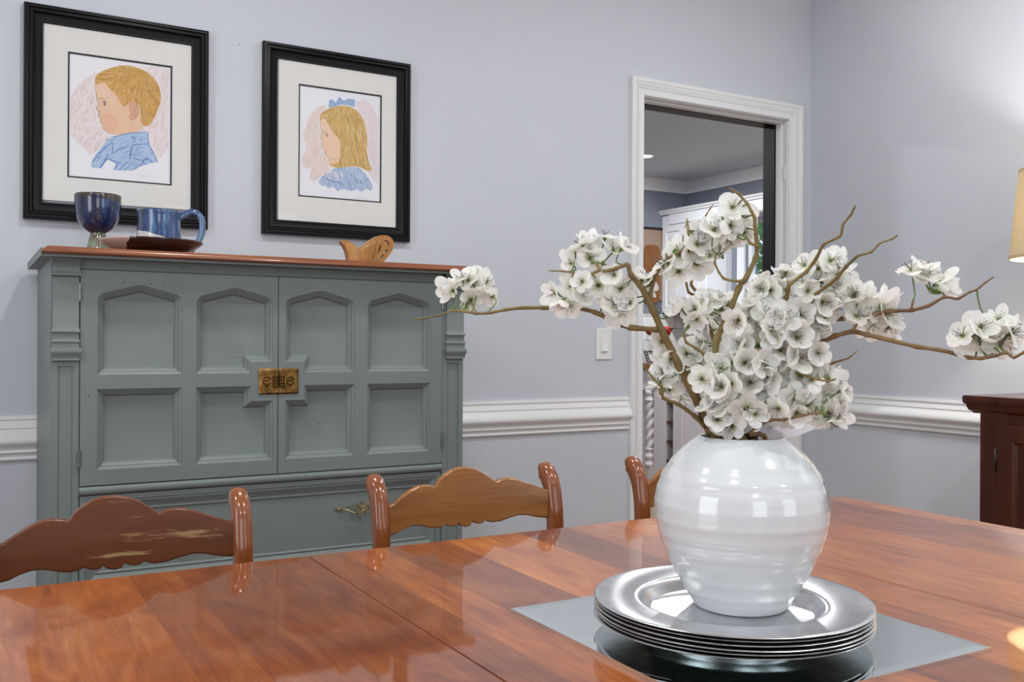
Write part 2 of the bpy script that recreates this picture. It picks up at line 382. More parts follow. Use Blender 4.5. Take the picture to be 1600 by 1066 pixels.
def offset_loop(pts, d):
    """inward miter offset of a counter-clockwise closed loop"""
    n = len(pts); out = []
    for i in range(n):
        p0, p, p1 = [Vector((q[0], q[1])) for q in (pts[i-1], pts[i], pts[(i+1) % n])]
        e0 = (p-p0).normalized(); e1 = (p1-p).normalized()
        n0 = Vector((-e0.y, e0.x)); n1 = Vector((-e1.y, e1.x)); m_ = (n0+n1)
        m_ = m_/max(m_.dot(n0), .25) if m_.length > 1e-6 else n0
        out.append((p.x+m_.x*d, p.y+m_.y*d))
    return out

# ------------------------------------------------------------------ room shell
D = 3.0; RX = 3.244; LX = -2.05; FY = -2.35; CZ = 2.74
OX0, OX1, OZ = 2.314, 3.104, 2.058          # doorway opening
KX = 5.33; KY = 6.30; KZ = 2.44
bm = bmesh.new(); box(bm, (LX-.12, FY-.12, -.1), (RX+.12, 3.06, 0)); struct('floor', bm, 'floor')
bm = bmesh.new(); box(bm, (1.0, 3.06, -.1), (KX+.12, KY+.12, 0)); struct('floor_kitchen', bm, 'kfloor')
bm = bmesh.new(); box(bm, (LX-.12, FY-.12, CZ), (RX+.12, D+.127, CZ+.1)); struct('ceiling', bm, 'ceiling')
bm = bmesh.new(); box(bm, (LX-.12, D, 0), (OX0, D+.127, CZ)); box(bm, (OX1, D, 0), (KX+.12, D+.127, CZ)); box(bm, (OX0, D, OZ), (OX1, D+.127, CZ))
struct('wall_back', bm, 'wall')
bm = bmesh.new(); box(bm, (RX, FY-.12, 0), (RX+.12, D-.0005, CZ)); struct('wall_right', bm, 'wall')
bm = bmesh.new()
wy0, wy1, wz0, wz1 = -.05, 1.25, .75, 2.2
box(bm, (LX-.12, FY-.12, 0), (LX, wy0, CZ)); box(bm, (LX-.12, wy1, 0), (LX, D-.0005, CZ)); box(bm, (LX-.12, wy0, 0), (LX, wy1, wz0)); box(bm, (LX-.12, wy0, wz1), (LX, wy1, CZ))
struct('wall_left', bm, 'wall')
bm = bmesh.new(); xs = [LX, -.95, .25, 1.4, 2.6, RX]
for i in (0, 2, 4): box(bm, (xs[i], FY-.12, 0), (xs[i+1], FY, CZ))
for i in (1, 3): box(bm, (xs[i], FY-.12, 0), (xs[i+1], FY, .7)); box(bm, (xs[i], FY-.12, 2.2), (xs[i+1], FY, CZ))
struct('wall_front', bm, 'wall')
def rect_frame(bm, a0, a1, b0, b1, wd, P):
    for q in ((a0, a1, b0, b0+wd), (a0, a1, b1-wd, b1), (a0, a0+wd, b0+wd, b1-wd), (a1-wd, a1, b0+wd, b1-wd)): P(bm, *q)
n = 1
for x0, x1 in ((-.95, .25), (1.4, 2.6)):
    bm = bmesh.new(); P = lambda bm, a, b, c, d: box(bm, (a, FY-.09, c), (b, FY-.05, d))
    rect_frame(bm, x0, x1, .7, 2.2, .05, P); P(bm, x0+.05, x1-.05, 1.43, 1.47); P(bm, (x0+x1)/2-.01, (x0+x1)/2+.01, .75, 2.15)
    struct('window_%d' % n, bm, 'trim'); n += 1
bm = bmesh.new(); P = lambda bm, a, b, c, d: box(bm, (LX-.09, a, c), (LX-.05, b, d))
rect_frame(bm, wy0, wy1, wz0, wz1, .05, P); P(bm, wy0+.05, wy1-.05, 1.45, 1.49); struct('window_3', bm, 'trim')

# chair rail, profile as (drop below top edge, protrusion)
RT = H-.217
rail = [(0, 0), (0, .009), (.010, .011), (.0125, .0075), (.017, .008), (.022, .0105), (.029, .0135), (.034, .0150), (.0365, .0120), (.040, .0140), (.046, .0190), (.053, .0245), (.061, .0290), (.069, .0310), (.075, .0300),
        (.080, .0260), (.085, .0190), (.089, .0145), (.094, .0130), (.097, .0155), (.1015, .0165), (.1055, .0135), (.107, .0095), (.113, .0085), (.1145, .0075), (.1165, .0105), (.121, .0115), (.125, .0085), (.1265, 0)]
def wall_rail(name, a, b, nrm, m0=0, m1=0, prof=rail, z=RT, mat='trim'):
    a = Vector(a); b = Vector(b); t = (b-a).normalized(); nrm = Vector(nrm)
    bm = bmesh.new()
    A = [bm.verts.new(a+t*(m0*p)+nrm*p+Vector((0, 0, z-d))) for d, p in prof]; B = [bm.verts.new(b-t*(m1*p)+nrm*p+Vector((0, 0, z-d))) for d, p in prof]
    for k in range(len(prof)-1): bm.faces.new([A[k], A[k+1], B[k+1], B[k]])
    bm.faces.new(A); bm.faces.new(B[::-1])
    return struct(name, bm, mat, autos=35)
wall_rail('trim_1', (LX, D, 0), (OX0-.063, D, 0), (0, -1, 0))
wall_rail('trim_2', (OX1+.074, D, 0), (RX, D, 0), (0, -1, 0), 0, 1)
wall_rail('trim_3', (RX, D, 0), (RX, FY, 0), (-1, 0, 0), 1, 0)
base = [(0, 0), (0, .006), (.012, .012), (.02, .016), (.13, .016), (.13, 0)]
wall_rail('baseboard_back', (LX, D, 0), (OX0-.063, D, 0), (0, -1, 0), prof=base, z=.13)
wall_rail('baseboard_right', (RX, D, 0), (RX, FY, 0), (-1, 0, 0), prof=base, z=.13)
# door casing (profile: distance outward from opening, protrusion)
cas = [(0, 0), (0, .010), (.004, .012), (.009, .012), (.011, .0095), (.026, .0105), (.028, .013), (.036, .015), (.040, .0185), (.046, .020), (.049, .017), (.052, .020), (.060, .0215), (.0655, .0215), (.0655, 0)]
bm = bmesh.new(); rings = []
for (x, z, sx, sz) in ((OX0, 0, -1, 0), (OX0, OZ, -1, 1), (OX1, OZ, 1.1, 1), (OX1, 0, 1.1, 0)):
    rings.append([bm.verts.new((x+sx*u, D-v, z+sz*u)) for u, v in cas])
for a, b in zip(rings, rings[1:]):
    for k in range(len(cas)-1): bm.faces.new([a[k], a[k+1], b[k+1], b[k]])
struct('trim_4', bm, 'trim', autos=30)
# jambs: white half with stop, dark inner half
bm = bmesh.new()
box(bm, (OX1-.004, D-.002, 0), (OX1+.001, D+.06, OZ)); box(bm, (OX0-.001, D-.002, 0), (OX0+.004, D+.06, OZ)); box(bm, (OX0, D-.002, OZ-.004), (OX1, D+.06, OZ+.001))
box(bm, (OX1-.012, D+.028, 0), (OX1-.004, D+.058, OZ-.004)); box(bm, (OX0+.004, D+.028, OZ-.012), (OX1-.012, D+.058, OZ-.004)); 
jm = struct('trim_5', bm, 'trim')
bm = bbox((OX1-.0065, D+.006, OZ-.262), (OX1-.004, D+.024, OZ-.198), .001); box(bm, (OX1-.0075, D+.011, OZ-.245), (OX1-.0062, D+.018, OZ-.215)); obj('strike_plate', bm, 'trim', jm)
bm = bmesh.new(); box(bm, (OX1-.016, D+.062, 0), (OX1+.001, D+.130, OZ)); box(bm, (OX0-.001, D+.062, OZ-.014), (OX1-.016, D+.130, OZ+.001)); box(bm, (OX0-.001, D+.062, 0), (OX0+.006, D+.130, OZ-.014))
struct('trim_6', bm, 'blackjamb')

# ------------------------------------------------------------------ light switch
sw = empty('light_switch', (2.13, D, 1.08), 'white rocker light switch on the wall left of the doorway', 'light switch')
obj('cover_plate', bbox((2.094, D-.006, 1.020), (2.166, D, 1.139), .002), 'trim', sw)
bm = bbox((2.114, D-.0085, 1.047), (2.146, D-.006, 1.112), .001); obj('rocker_frame', bm, 'trim', sw)
bm = bmesh.new(); poly_prism(bm, [(0, 0), (.0065, .002), (.002, .030), (0, .030)], 2.1175, 2.1425, lambda y, x, z: (x, D-.0085-y, 1.050+z)); bm2 = bmesh.new()
obj('rocker', bm, 'trim', sw)
for z in (1.029, 1.130):
    bm = bmesh.new(); tube(bm, [V(2.13, D-.005, z), V(2.13, D-.0068, z)], .0026, 12); obj('screw', bm, 'trim', sw)

# ------------------------------------------------------------------ framed portraits
def drawing_mesh(rect, layers, strokes, Y, paper):
    """rect (x0,x1,z0,z1) on the wall plane; flat pigment areas and pencil strokes, each a coloured face"""
    bm = bmesh.new(); cl = bm.loops.layers.float_color.new('Col')
    def face(pts, col, y):
        vs = [bm.verts.new((p[0], y, p[1])) for p in pts]
        try: f = bm.faces.new(vs)
        except ValueError: return
        for l in f.loops: l[cl] = col
    x0, x1, z0, z1 = rect; face([(x0, z0), (x1, z0), (x1, z1), (x0, z1)], lin(paper), Y)
    y = Y
    def chaikin(p):
        o_ = []
        for a, b in zip(p, p[1:]+p[:1]): o_ += [(a[0]*.75+b[0]*.25, a[1]*.75+b[1]*.25), (a[0]*.25+b[0]*.75, a[1]*.25+b[1]*.75)]
        return o_
    for pts, col in layers:
        y -= .00006
        if len(pts) > 14: pts = chaikin(chaikin(pts))
        tri = tessellate_polygon([[Vector((p[0], p[1], 0)) for p in pts]])
        for t in tri: face([pts[i] for i in t], lin(col), y)
    y -= .00006
    for k, (pts, wd, col) in enumerate(strokes):
        yy = y-.00001*(k % 67)
        P = [Vector((p[0], p[1])) for p in pts]; n = len(P); L = []; Rr = []
        for i in range(n):
            d = (P[min(i+1, n-1)]-P[max(i-1, 0)]).normalized(); nn = Vector((-d.y, d.x)); ww = wd*(.35+.65*sin(pi*(i+.5)/n))
            L.append(P[i]+nn*ww/2); Rr.append(P[i]-nn*ww/2)
        for i in range(n-1): face([L[i], Rr[i], Rr[i+1], L[i+1]], lin(col), yy)
    for f in bm.faces:
        f.normal_update()
        if f.normal.y > 0: f.normal_flip()
    return bm
def inside(p, poly):
    x, y = p; c = False; j = len(poly)-1
    for i in range(len(poly)):
        xi, yi = poly[i]; xj, yj = poly[j]
        if (yi > y) != (yj > y) and x < (xj-xi)*(y-yi)/(yj-yi+1e-12)+xi: c = not c
        j = i
    return c
def hatch(poly, n, length, ang, wd, cols, jit=.3, seed=1, curve=0, free=False):
    rnd = random.Random(seed); xs = [p[0] for p in poly]; ys = [p[1] for p in poly]; out = []
    while len(out) < n:
        p = (rnd.uniform(min(xs), max(xs)), rnd.uniform(min(ys), max(ys)))
        if not inside(p, poly): continue
        a = (ang(p) if callable(ang) else ang)+rnd.uniform(-jit, jit); L = length*rnd.uniform(.5, 1.3); pts = []
        for k in range(5):
            t = (k/4-.5)*L; q = (p[0]+cos(a)*t-sin(a)*curve*t*t, p[1]+sin(a)*t+cos(a)*curve*t*t)
            if free or inside(q, poly): pts.append(q)
        if len(pts) > 1: out.append((pts, wd*rnd.uniform(.6, 1.4), rnd.choice(cols)))
    return out
fprof = [(0, 0), (0, .018), (.003, .024), (.008, .026), (.0125, .0255), (.015, .022), (.020, .024), (.024, .0235), (.0265, .018), (.030, .0155), (.040, .0135), (.046, .0125), (.0475, .0145), (.052, .0140), (.0545, .008), (.0545, 0)]
def picture(label, outer, matr, dark, drawing_bm_fn, Yw=D):
    x0, x1, z0, z1 = outer
    e = empty('framed_picture', ((x0+x1)/2, Yw, (z0+z1)/2), label, 'picture', 'framed portraits on the back wall')
    wd = ((matr[0]-x0)+(x1-matr[1])+(matr[2]-z0)+(z1-matr[3]))/4; k = wd/.0545
    bm = bmesh.new(); rings = []
    for cx, cz, sx, sz in ((x0, z0, 1, 1), (x1, z0, -1, 1), (x1, z1, -1, -1), (x0, z1, 1, -1)):
        rings.append([bm.verts.new((cx+sx*u*k, Yw-v, cz+sz*u*k)) for u, v in fprof])
    for i in range(4):
        a, b = rings[i], rings[(i+1) % 4]
        for j in range(len(fprof)-1): bm.faces.new([a[j], a[j+1], b[j+1], b[j]])
    fr = obj('frame', bm, 'frame', e, autos=40)
    # rope beads: two rows of little slanted ribs on the moulding
    bm = bmesh.new()
    for off, vv, rr, step in ((.0105*k, .0245, .0027, .0052), (.050*k, .0130, .0022, .0046)):
        a0, a1, b0, b1 = x0+off, x1-off, z0+off, z1-off
        for (p, q) in (((a0, b0), (a1, b0)), ((a0, b1), (a1, b1)), ((a0, b0), (a0, b1)), ((a1, b0), (a1, b1))):
            L = sqrt((q[0]-p[0])**2+(q[1]-p[1])**2); nn = int(L/step); t = ((q[0]-p[0])/L, (q[1]-p[1])/L); s = (-t[1], t[0])
            for i in range(nn):
                c = ((i+.5)*L/nn); x = p[0]+t[0]*c; z = p[1]+t[1]*c; h = step*.5
                pts = []
                for (ua, ub) in ((-h, -rr), (h*.4, -rr), (h, rr), (-h*.4, rr)):
                    pts.append((x+t[0]*ua+s[0]*ub, z+t[1]*ua+s[1]*ub))
                base_ = [bm.verts.new((a, Yw-vv+.0008, b)) for a, b in pts]
                cx = sum(a for a, b in pts)/4; cz = sum(b for a, b in pts)/4
                top = [bm.verts.new((cx+(a-cx)*.45, Yw-vv-.0018, cz+(b-cz)*.7)) for a, b in pts]
                for i2 in range(4): bm.faces.new([base_[i2], base_[(i2+1) % 4], top[(i2+1) % 4], top[i2]])
                bm.faces.new(top)
    obj('rope_bead', bm, 'bead', e)
    # mount with window, black inner mount, drawing, glass
    m0, m1, n0, n1 = matr[0]-.004, matr[1]+.004, matr[2]-.004, matr[3]+.004
    d0_, d1_, e0, e1 = dark; b = .0048
    bm = bmesh.new(); poly_prism(bm, [(m0, n0), (m1, n0), (m1, n1), (m0, n1)], Yw-.0075, Yw-.0055, holes=[[(d0_, e0), (d0_, e1), (d1_, e1), (d1_, e0)]]); obj('mount_board', bm, 'mat', e)
    bm = bmesh.new(); poly_prism(bm, [(d0_-.002, e0-.002), (d1_+.002, e0-.002), (d1_+.002, e1+.002), (d0_-.002, e1+.002)], Yw-.0054, Yw-.0044, holes=[[(d0_+b, e0+b), (d0_+b, e1-b), (d1_-b, e1-b), (d1_-b, e0+b)]]); obj('inner_mount', bm, 'matblack', e)
    bm = drawing_bm_fn((d0_+.002, d1_-.002, e0+.002, e1-.002), Yw-.0036)
    obj('portrait_drawing', bm, 'drawing', e, recalc=False)
    bm = bmesh.new(); box(bm, (m0+.002, Yw-.0102, n0+.002), (m1-.002, Yw-.0092, n1-.002)); obj('glass', bm, 'glass', e)
    return e
def rect_from(px, Y):
    P = [uY(x, y, Y) for x, y in px]   # TL TR BL BR
    return ((P[0].x+P[2].x)/2, (P[1].x+P[3].x)/2, (P[2].z+P[3].z)/2, (P[0].z+P[1].z)/2)
def px2(org, sc, Y):
    def f(l):
        out = []
        for a, b in l:
            p = uY(org[0]+a/sc, org[1]+b/sc, Y); out.append((p.x, p.z))
        return out
    return f
def boy(rect, Y):
    q = px2((100, 80), 5.074, Y)
    hair = q([(245, 210), (262, 185), (300, 160), (350, 140), (430, 115), (500, 112), (560, 125), (620, 145), (680, 180), (720, 220), (750, 270), (768, 330), (768, 400), (745, 460), (725, 510), (700, 560), (680, 590), (640, 598), (612, 580), (608, 520), (606, 460), (590, 420), (555, 395), (520, 405), (500, 430), (465, 445), (445, 400), (420, 350), (390, 320), (365, 300), (345, 275), (320, 245), (270, 255), (248, 275)])
    face = q([(248, 262), (253, 310), (256, 365), (264, 395), (276, 418), (270, 432), (254, 452), (258, 470), (277, 482), (272, 510), (288, 540), (281, 556), (300, 580), (310, 615), (340, 640), (390, 658), (440, 664), (540, 652), (622, 630), (618, 560), (606, 450), (560, 385), (500, 380), (440, 340), (345, 265), (320, 240)])
    shirt = q([(335, 700), (370, 680), (430, 668), (520, 650), (600, 638), (665, 640), (668, 700), (690, 760), (720, 820), (745, 880), (700, 885), (640, 905), (590, 925), (540, 948), (480, 948), (400, 945), (385, 935), (420, 895), (350, 855), (320, 890), (290, 930), (220, 925), (212, 885), (250, 820), (290, 770), (325, 730)])
    pink = q([(55, 340), (110, 270), (170, 215), (240, 175), (330, 150), (430, 115), (560, 112), (640, 118), (740, 120), (832, 132), (828, 760), (790, 830), (740, 850), (690, 760), (600, 640), (420, 660), (345, 700), (270, 790), (210, 830), (160, 770), (120, 730), (60, 680), (42, 600), (45, 450)])
    ear = q([(512, 440), (520, 412), (545, 400), (572, 410), (588, 440), (588, 490), (575, 525), (550, 545), (522, 545), (510, 520), (528, 495), (515, 470)])
    cheek = q([(300, 520), (370, 490), (420, 540), (430, 600), (380, 640), (320, 620)])
    temple = q([(250, 270), (310, 262), (380, 330), (430, 400), (380, 440), (300, 360), (256, 350)])
    pinkl = [(p, (231, 222, 224)) for p in [pink]]
    layers = pinkl+[(face, (229, 190, 160)), (cheek, (228, 180, 152)), (temple, (230, 196, 170)), (shirt, (168, 194, 224)), (hair, (206, 160, 78)), (ear, (216, 162, 132))]
    L = lambda pts, w, c: (q(pts), w, c)
    st = hatch(pink, 900, .020, radians(65), .0013, [(230, 208, 208), (226, 204, 206), (233, 216, 216), (229, 205, 200)], .25, 3, 0, True)
    st = [s for s in st if all(rect[0]+.002 < p_[0] < rect[1]-.002 for p_ in s[0])]
    st = [s for s in st if not any(inside(s[0][0], pl) or inside(s[0][-1], pl) for pl in (face, hair, shirt))]
    hc = q([(610, 160)])[0]
    st += hatch(face, 90, .012, radians(60), .0012, [(236, 204, 176), (224, 180, 150), (232, 192, 160)], .3, 9)
    st += hatch(hair, 560, .018, lambda p: atan2(p[1]-hc[1], p[0]-hc[0])+radians(10), .0009, [(186, 136, 56), (228, 190, 110), (164, 116, 50), (214, 168, 84), (240, 212, 150), (176, 128, 70), (204, 152, 62)], .3, 4, 0)
    st += hatch(shirt, 190, .014, radians(40), .0013, [(120, 152, 206), (196, 212, 232), (142, 172, 216), (176, 200, 226), (104, 134, 196)], .5, 5)
    dk = (74, 102, 178)
    st += [L([(385, 812), (450, 772), (540, 745), (640, 735), (668, 742)], .0022, dk), L([(376, 700), (385, 750), (385, 812)], .0022, dk), L([(540, 760), (530, 800), (520, 862)], .0034, dk), L([(225, 880), (290, 800), (370, 725)], .0026, dk),
           L([(358, 855), (392, 875), (425, 888), (400, 940)], .0026, dk), L([(520, 862), (475, 905), (440, 942)], .0022, dk), L([(670, 745), (700, 790), (745, 880)], .0022, dk), L([(545, 850), (600, 862), (650, 895)], .0026, dk), L([(290, 925), (325, 870), (350, 815)], .004, (96, 128, 196)),
           L([(335, 700), (420, 672), (520, 650), (660, 640)], .002, dk), L([(665, 640), (668, 735)], .0018, dk), L([(610, 880), (660, 850), (700, 880)], .004, dk), L([(470, 945), (520, 905), (570, 870)], .0014, dk), L([(540, 945), (590, 905), (630, 895)], .0014, dk)]
    ln = (128, 92, 84)
    st += [L([(248, 275), (253, 320), (258, 370), (268, 400), (277, 420), (262, 440), (254, 455), (260, 470)], .0011, ln), L([(262, 470), (280, 482), (298, 478)], .0014, ln), L([(276, 485), (272, 512), (290, 532), (308, 540)], .0012, ln), L([(282, 548), (290, 562), (306, 572)], .0014, (178, 96, 86)), L([(300, 580), (310, 615), (345, 642), (400, 658)], .001, ln),
           L([(300, 402), (322, 398), (342, 410)], .0016, (92, 78, 80)), L([(308, 425), (325, 432), (340, 424)], .001, ln), L([(270, 372), (300, 376), (335, 392)], .0014, (180, 140, 110)),
           L([(318, 400), (322, 416), (324, 430)], .0042, (92, 100, 122)), L([(515, 430), (540, 405), (572, 412), (588, 450), (582, 510), (552, 546), (525, 545)], .0012, (166, 108, 88)), L([(530, 440), (556, 432), (566, 470), (548, 510)], .0012, (186, 122, 100)), L([(620, 600), (622, 632)], .001, ln)]
    st += [L([(590, 950), (582, 985), (600, 1000)], .0006, (170, 160, 160)), L([(600, 1000), (612, 980), (622, 1003), (636, 985), (645, 1005), (655, 970), (662, 1003), (676, 988), (684, 1006), (694, 975), (700, 1006), (716, 992), (732, 1010)], .0006, (165, 155, 156))]
    return drawing_mesh(rect, layers, st, Y, (232, 232, 238))
def girl(rect, Y):
    q = px2((460, 130), 5.614, Y)
    hair = q([(222, 300), (235, 262), (290, 225), (350, 205), (420, 196), (490, 206), (550, 240), (590, 290), (620, 350), (635, 430), (640, 520), (635, 600), (642, 660), (660, 720), (690, 765), (650, 775), (600, 750), (560, 730), (480, 730), (400, 745), (340, 738), (300, 710), (350, 712), (395, 690), (400, 640), (405, 560), (390, 490), (365, 460), (335, 430), (312, 390), (292, 350), (268, 305), (240, 315), (225, 335)])
    face = q([(223, 315), (226, 370), (236, 410), (238, 440), (226, 488), (246, 512), (240, 545), (256, 575), (263, 600), (285, 628), (284, 652), (320, 668), (385, 674), (402, 684), (415, 560), (395, 470), (330, 420), (290, 335), (255, 290)])
    neck = q([(298, 668), (292, 706), (330, 732), (405, 742), (405, 664)])
    bow = q([(298, 212), (305, 148), (335, 143), (362, 172), (395, 118), (432, 155), (470, 135), (535, 145), (525, 212), (470, 192), (410, 188), (350, 206)])
    dress = q([(250, 808), (320, 770), (360, 742), (480, 735), (560, 735), (620, 790), (660, 850), (690, 915), (665, 950), (640, 920), (580, 960), (560, 925), (500, 950), (420, 925), (372, 955), (350, 905), (300, 925), (270, 895), (240, 905), (205, 860)])
    p1 = q([(250, 190), (190, 220), (130, 280), (105, 370), (65, 460), (110, 530), (95, 600), (60, 660), (75, 740), (160, 745), (125, 830), (190, 850), (290, 785), (330, 740), (300, 690), (240, 500), (225, 330), (290, 225)])
    p2 = q([(540, 160), (620, 150), (690, 210), (735, 300), (735, 870), (690, 860), (650, 775), (640, 650), (640, 430), (590, 290), (545, 235)])
    collar = q([(270, 800), (330, 765), (400, 760), (430, 790), (400, 860), (330, 850), (285, 830)])
    layers = [(p1, (232, 222, 220)), (p2, (229, 220, 225)), (neck, (232, 196, 158)), (face, (234, 200, 174)), (dress, (176, 196, 222)), (collar, (206, 212, 226)), (hair, (208, 170, 98)), (bow, (150, 176, 214))]
    L = lambda pts, w, c: (q(pts), w, c)
    st = hatch(p1, 520, .018, radians(60), .0012, [(236, 214, 202), (230, 209, 206), (236, 221, 214)], .25, 3, 0, True)+hatch(p2, 260, .018, radians(60), .0012, [(230, 215, 218), (226, 209, 216), (233, 222, 223)], .25, 6, 0, True)
    st = [s for s in st if all(rect[0]+.002 < p_[0] < rect[1]-.002 for p_ in s[0])]
    st = [s for s in st if not any(inside(s[0][0], pl) or inside(s[0][-1], pl) for pl in (face, hair, dress))]
    top = q([(440, 190)])[0]
    def ang(p):
        dx = p[0]-top[0]; dz = top[1]-p[1]; return radians(-90)+max(-1.2, min(1.2, dx*14))*(1 if dz < .05 else .25)
    st += hatch(face, 60, .01, radians(60), .001, [(240, 212, 188), (228, 184, 158), (236, 200, 172)], .3, 9)
    st += hatch(hair, 420, .032, ang, .0009, [(184, 142, 70), (236, 212, 150), (160, 120, 62), (220, 182, 108), (244, 226, 180), (196, 154, 76)], .12, 4)
    st += hatch(dress, 210, .015, radians(-75), .0011, [(120, 146, 200), (204, 216, 232), (146, 170, 212), (102, 124, 184), (186, 204, 226)], .45, 5)
    st += hatch(bow, 40, .01, radians(70), .001, [(112, 146, 200), (186, 204, 228)], .5, 8)
    ln = (132, 100, 92); bl = (96, 120, 184)
    st += [L([(224, 330), (228, 372), (238, 412), (238, 445), (227, 486), (248, 512)], .001, ln), L([(236, 518), (246, 520)], .0012, ln), L([(240, 540), (256, 575)], .001, ln), L([(264, 598), (284, 600), (266, 612), (284, 628)], .0018, (190, 84, 78)), L([(285, 652), (330, 668), (385, 670)], .001, (190, 150, 120)),
           L([(258, 450), (280, 440), (298, 462)], .0015, (96, 84, 86)), L([(280, 448), (282, 462), (284, 474)], .004, (112, 122, 140)), L([(236, 418), (262, 425), (290, 440)], .0012, (180, 140, 100)),
           L([(400, 765), (395, 820), (410, 880), (440, 920)], .0018, bl), L([(520, 770), (530, 840), (525, 920)], .0014, bl), L([(460, 770), (465, 850), (500, 920)], .0014, bl), L([(275, 835), (340, 862), (400, 870)], .0022, bl), L([(260, 790), (300, 800), (360, 845)], .0012, (150, 110, 150)),
           L([(600, 880), (640, 840), (680, 900)], .0018, (120, 110, 160)), L([(362, 172), (355, 205)], .0014, bl), L([(432, 155), (412, 188)], .0014, bl), L([(395, 118), (375, 160), (380, 190)], .0012, bl), L([(470, 135), (440, 175)], .0012, bl)]
    st += [L([(520, 1000), (530, 1010), (545, 998), (552, 1012), (575, 1000), (590, 1012), (612, 1000), (625, 1016), (650, 1006), (672, 1018)], .0006, (185, 178, 180))]
    return drawing_mesh(rect, layers, st, Y, (230, 231, 238))
YF = D-.024
picture('black-framed pastel portrait of a short-haired boy in a blue collared shirt, left of the two', rect_from([(38.3, 0), (329, 48.8), (35.6, 339.6), (323.8, 359)], YF), rect_from([(69.4, 31.9), (303, 68.3), (66.8, 313), (300, 323)], D-.012),
        rect_from([(106.9, 81), (270.5, 102.7), (104.3, 277), (267.5, 290)], D-.0075), boy)
picture('black-framed pastel portrait of a girl with a blue hair bow, right of the two', rect_from([(412, 63), (643.8, 98.8), (411.4, 365), (641, 377.6)], YF), rect_from([(438, 91), (623.5, 117.7), (437, 342.3), (621.7, 353.7)], D-.012),
        rect_from([(467, 130.9), (597, 148.7), (465.9, 307.2), (595.7, 317)], D-.0075), girl)
# small nail left of the girl's portrait
p = uY(373, 70, D); bm = bmesh.new(); tube(bm, [p, p+V(0, -.006, .001)], .0012, 8); tag(recenter(obj('nail', bm, 'steel'), p), 'tiny bare nail in the wall between the two portraits', 'nail')

# ------------------------------------------------------------------ grey cabinet
CX0, CX1, CYF, CZT = .1785, 1.2725, 2.5, 1.288
CB = D-.033
cab = empty('painted_cabinet', ((CX0+CX1)/2, (CYF+CB)/2, 0), 'tall grey painted cabinet with arched door panels and brown wooden top', 'cabinet')
bm = bmesh.new()
t_ = .02
box(bm, (CX0, CYF+.012, .0), (CX0+t_, CB, CZT-.002)); box(bm, (CX1-t_, CYF+.012, 0), (CX1, CB, CZT-.002)); box(bm, (CX0+t_, CB-.012, .05), (CX1-t_, CB, CZT-.002))
box(bm, (CX0+t_, CYF+.03, .08), (CX1-t_, CB-.012, .10)); box(bm, (CX0+t_, CYF+.03, .71), (CX1-t_, CB-.012, .73)); box(bm, (CX0+t_, CYF+.012, 1.265), (CX1-t_, CB-.012, 1.286))
DL, DR, DB_, DT, MID = .2425, 1.2025, .7350, 1.2560, .7225
box(bm, (CX0+t_, CYF, DT+.0015), (CX1-t_, CYF+.03, CZT-.002))            # header rail
box(bm, (DL-.001, CYF+.004, 0), (DR+.001, CYF+.03, .10))             # bottom rail
box(bm, (DL-.001, CYF+.004, .4545), (DR+.001, CYF+.03, .4775))
obj('body', bm, 'cab', cab)
# front stiles with recessed panel
for nm, x0, x1 in (('left', CX0, DL-.0018), ('right', DR+.0018, CX1)):
    bm = bmesh.new(); w_ = x1-x0; a0, a1 = x0+.016, x1-.014
    poly_prism(bm, [(x0, 0), (x1, 0), (x1, CZT-.002), (x0, CZT-.002)], CYF, CYF+.012, holes=[[(a0, .1), (a0, 1.024), (a1, 1.024), (a1, .1)]])
    box(bm, (a0, CYF+.004, .1), (a1, CYF+.011, 1.024))
    obj('stile', bm, 'cab', cab)
    # stepped corbel: (z, protrusion), swept around three sides
    pr = [(1.286, .0), (1.286, .014), (1.276, .014), (1.274, .012), (1.262, .0095), (1.258, .009), (1.247, .012), (1.244, .0145), (1.240, .0145), (1.237, .010), (1.2355, .007), (1.232, .0065), (1.118, .0065), (1.114, .008), (1.108, .0115), (1.105, .012), (1.1035, .008), (1.102, .0075), (1.088, .0075), (1.0865, .0095), (1.083, .0125), (1.081, .0125), (1.0795, .0095), (1.068, .0095),
          (1.0665, .0115), (1.0655, .015), (1.060, .0165), (1.055, .0155), (1.050, .0125), (1.045, .0105), (1.040, .010), (1.0375, .0105), (1.035, 0)]
    c0, c1 = x0+.004, x1-.002
    if nm == 'right': c0, c1 = x0+.012, x1-.001
    bm = bmesh.new(); rg = []
    for ex, ey in ((c0, 0), (c0, 1), (c1, 1), (c1, 0)):
        sx = -1 if ex == c0 else 1
        rg.append([bm.verts.new((ex+sx*(pp-.0065)*.55, CYF-(pp if ey else 0), z)) for z, pp in pr])
    for a, b in zip(rg, rg[1:]):
        for k in range(len(pr)-1): bm.faces.new([a[k], a[k+1], b[k+1], b[k]])
    obj('corbel', bm, 'cab', cab, autos=35)
# doors with moulded recesses
LX0, LX1, LZ0, LZ1 = .6635, .7815, .9385, 1.0205     # raised square round the latch
def arch(x0, x1, zb, zs, za, notch=None):
    """ccw loop; zs shoulder start, za apex"""
    xm = (x0+x1)/2; rr = .02; sl = .0285; pts = []
    if notch == 'br': pts += [(x0, zb), (LX0-.012, zb), (LX0-.012, LZ1+.010), (x1, LZ1+.010)]
    elif notch == 'bl': pts += [(x0, LZ1+.010), (LX1+.012, LZ1+.010), (LX1+.012, zb), (x1, zb)]
    else: pts += [(x0, zb), (x1, zb)]
    ysl = (za-zs-.012)
    R_ = [(x1, zs-.012)]+[(x1-rr*(1-cos(a)), zs-.012+rr*sin(a)*1.05) for a in [radians(d) for d in (20, 40, 58, 72)]]
    R_ += [(xm+.022, za-.0050), (xm+.011, za-.0018), (xm, za)]
    pts += R_+[(2*xm-p[0], p[1]) for p in R_[::-1][1:]]
    return pts
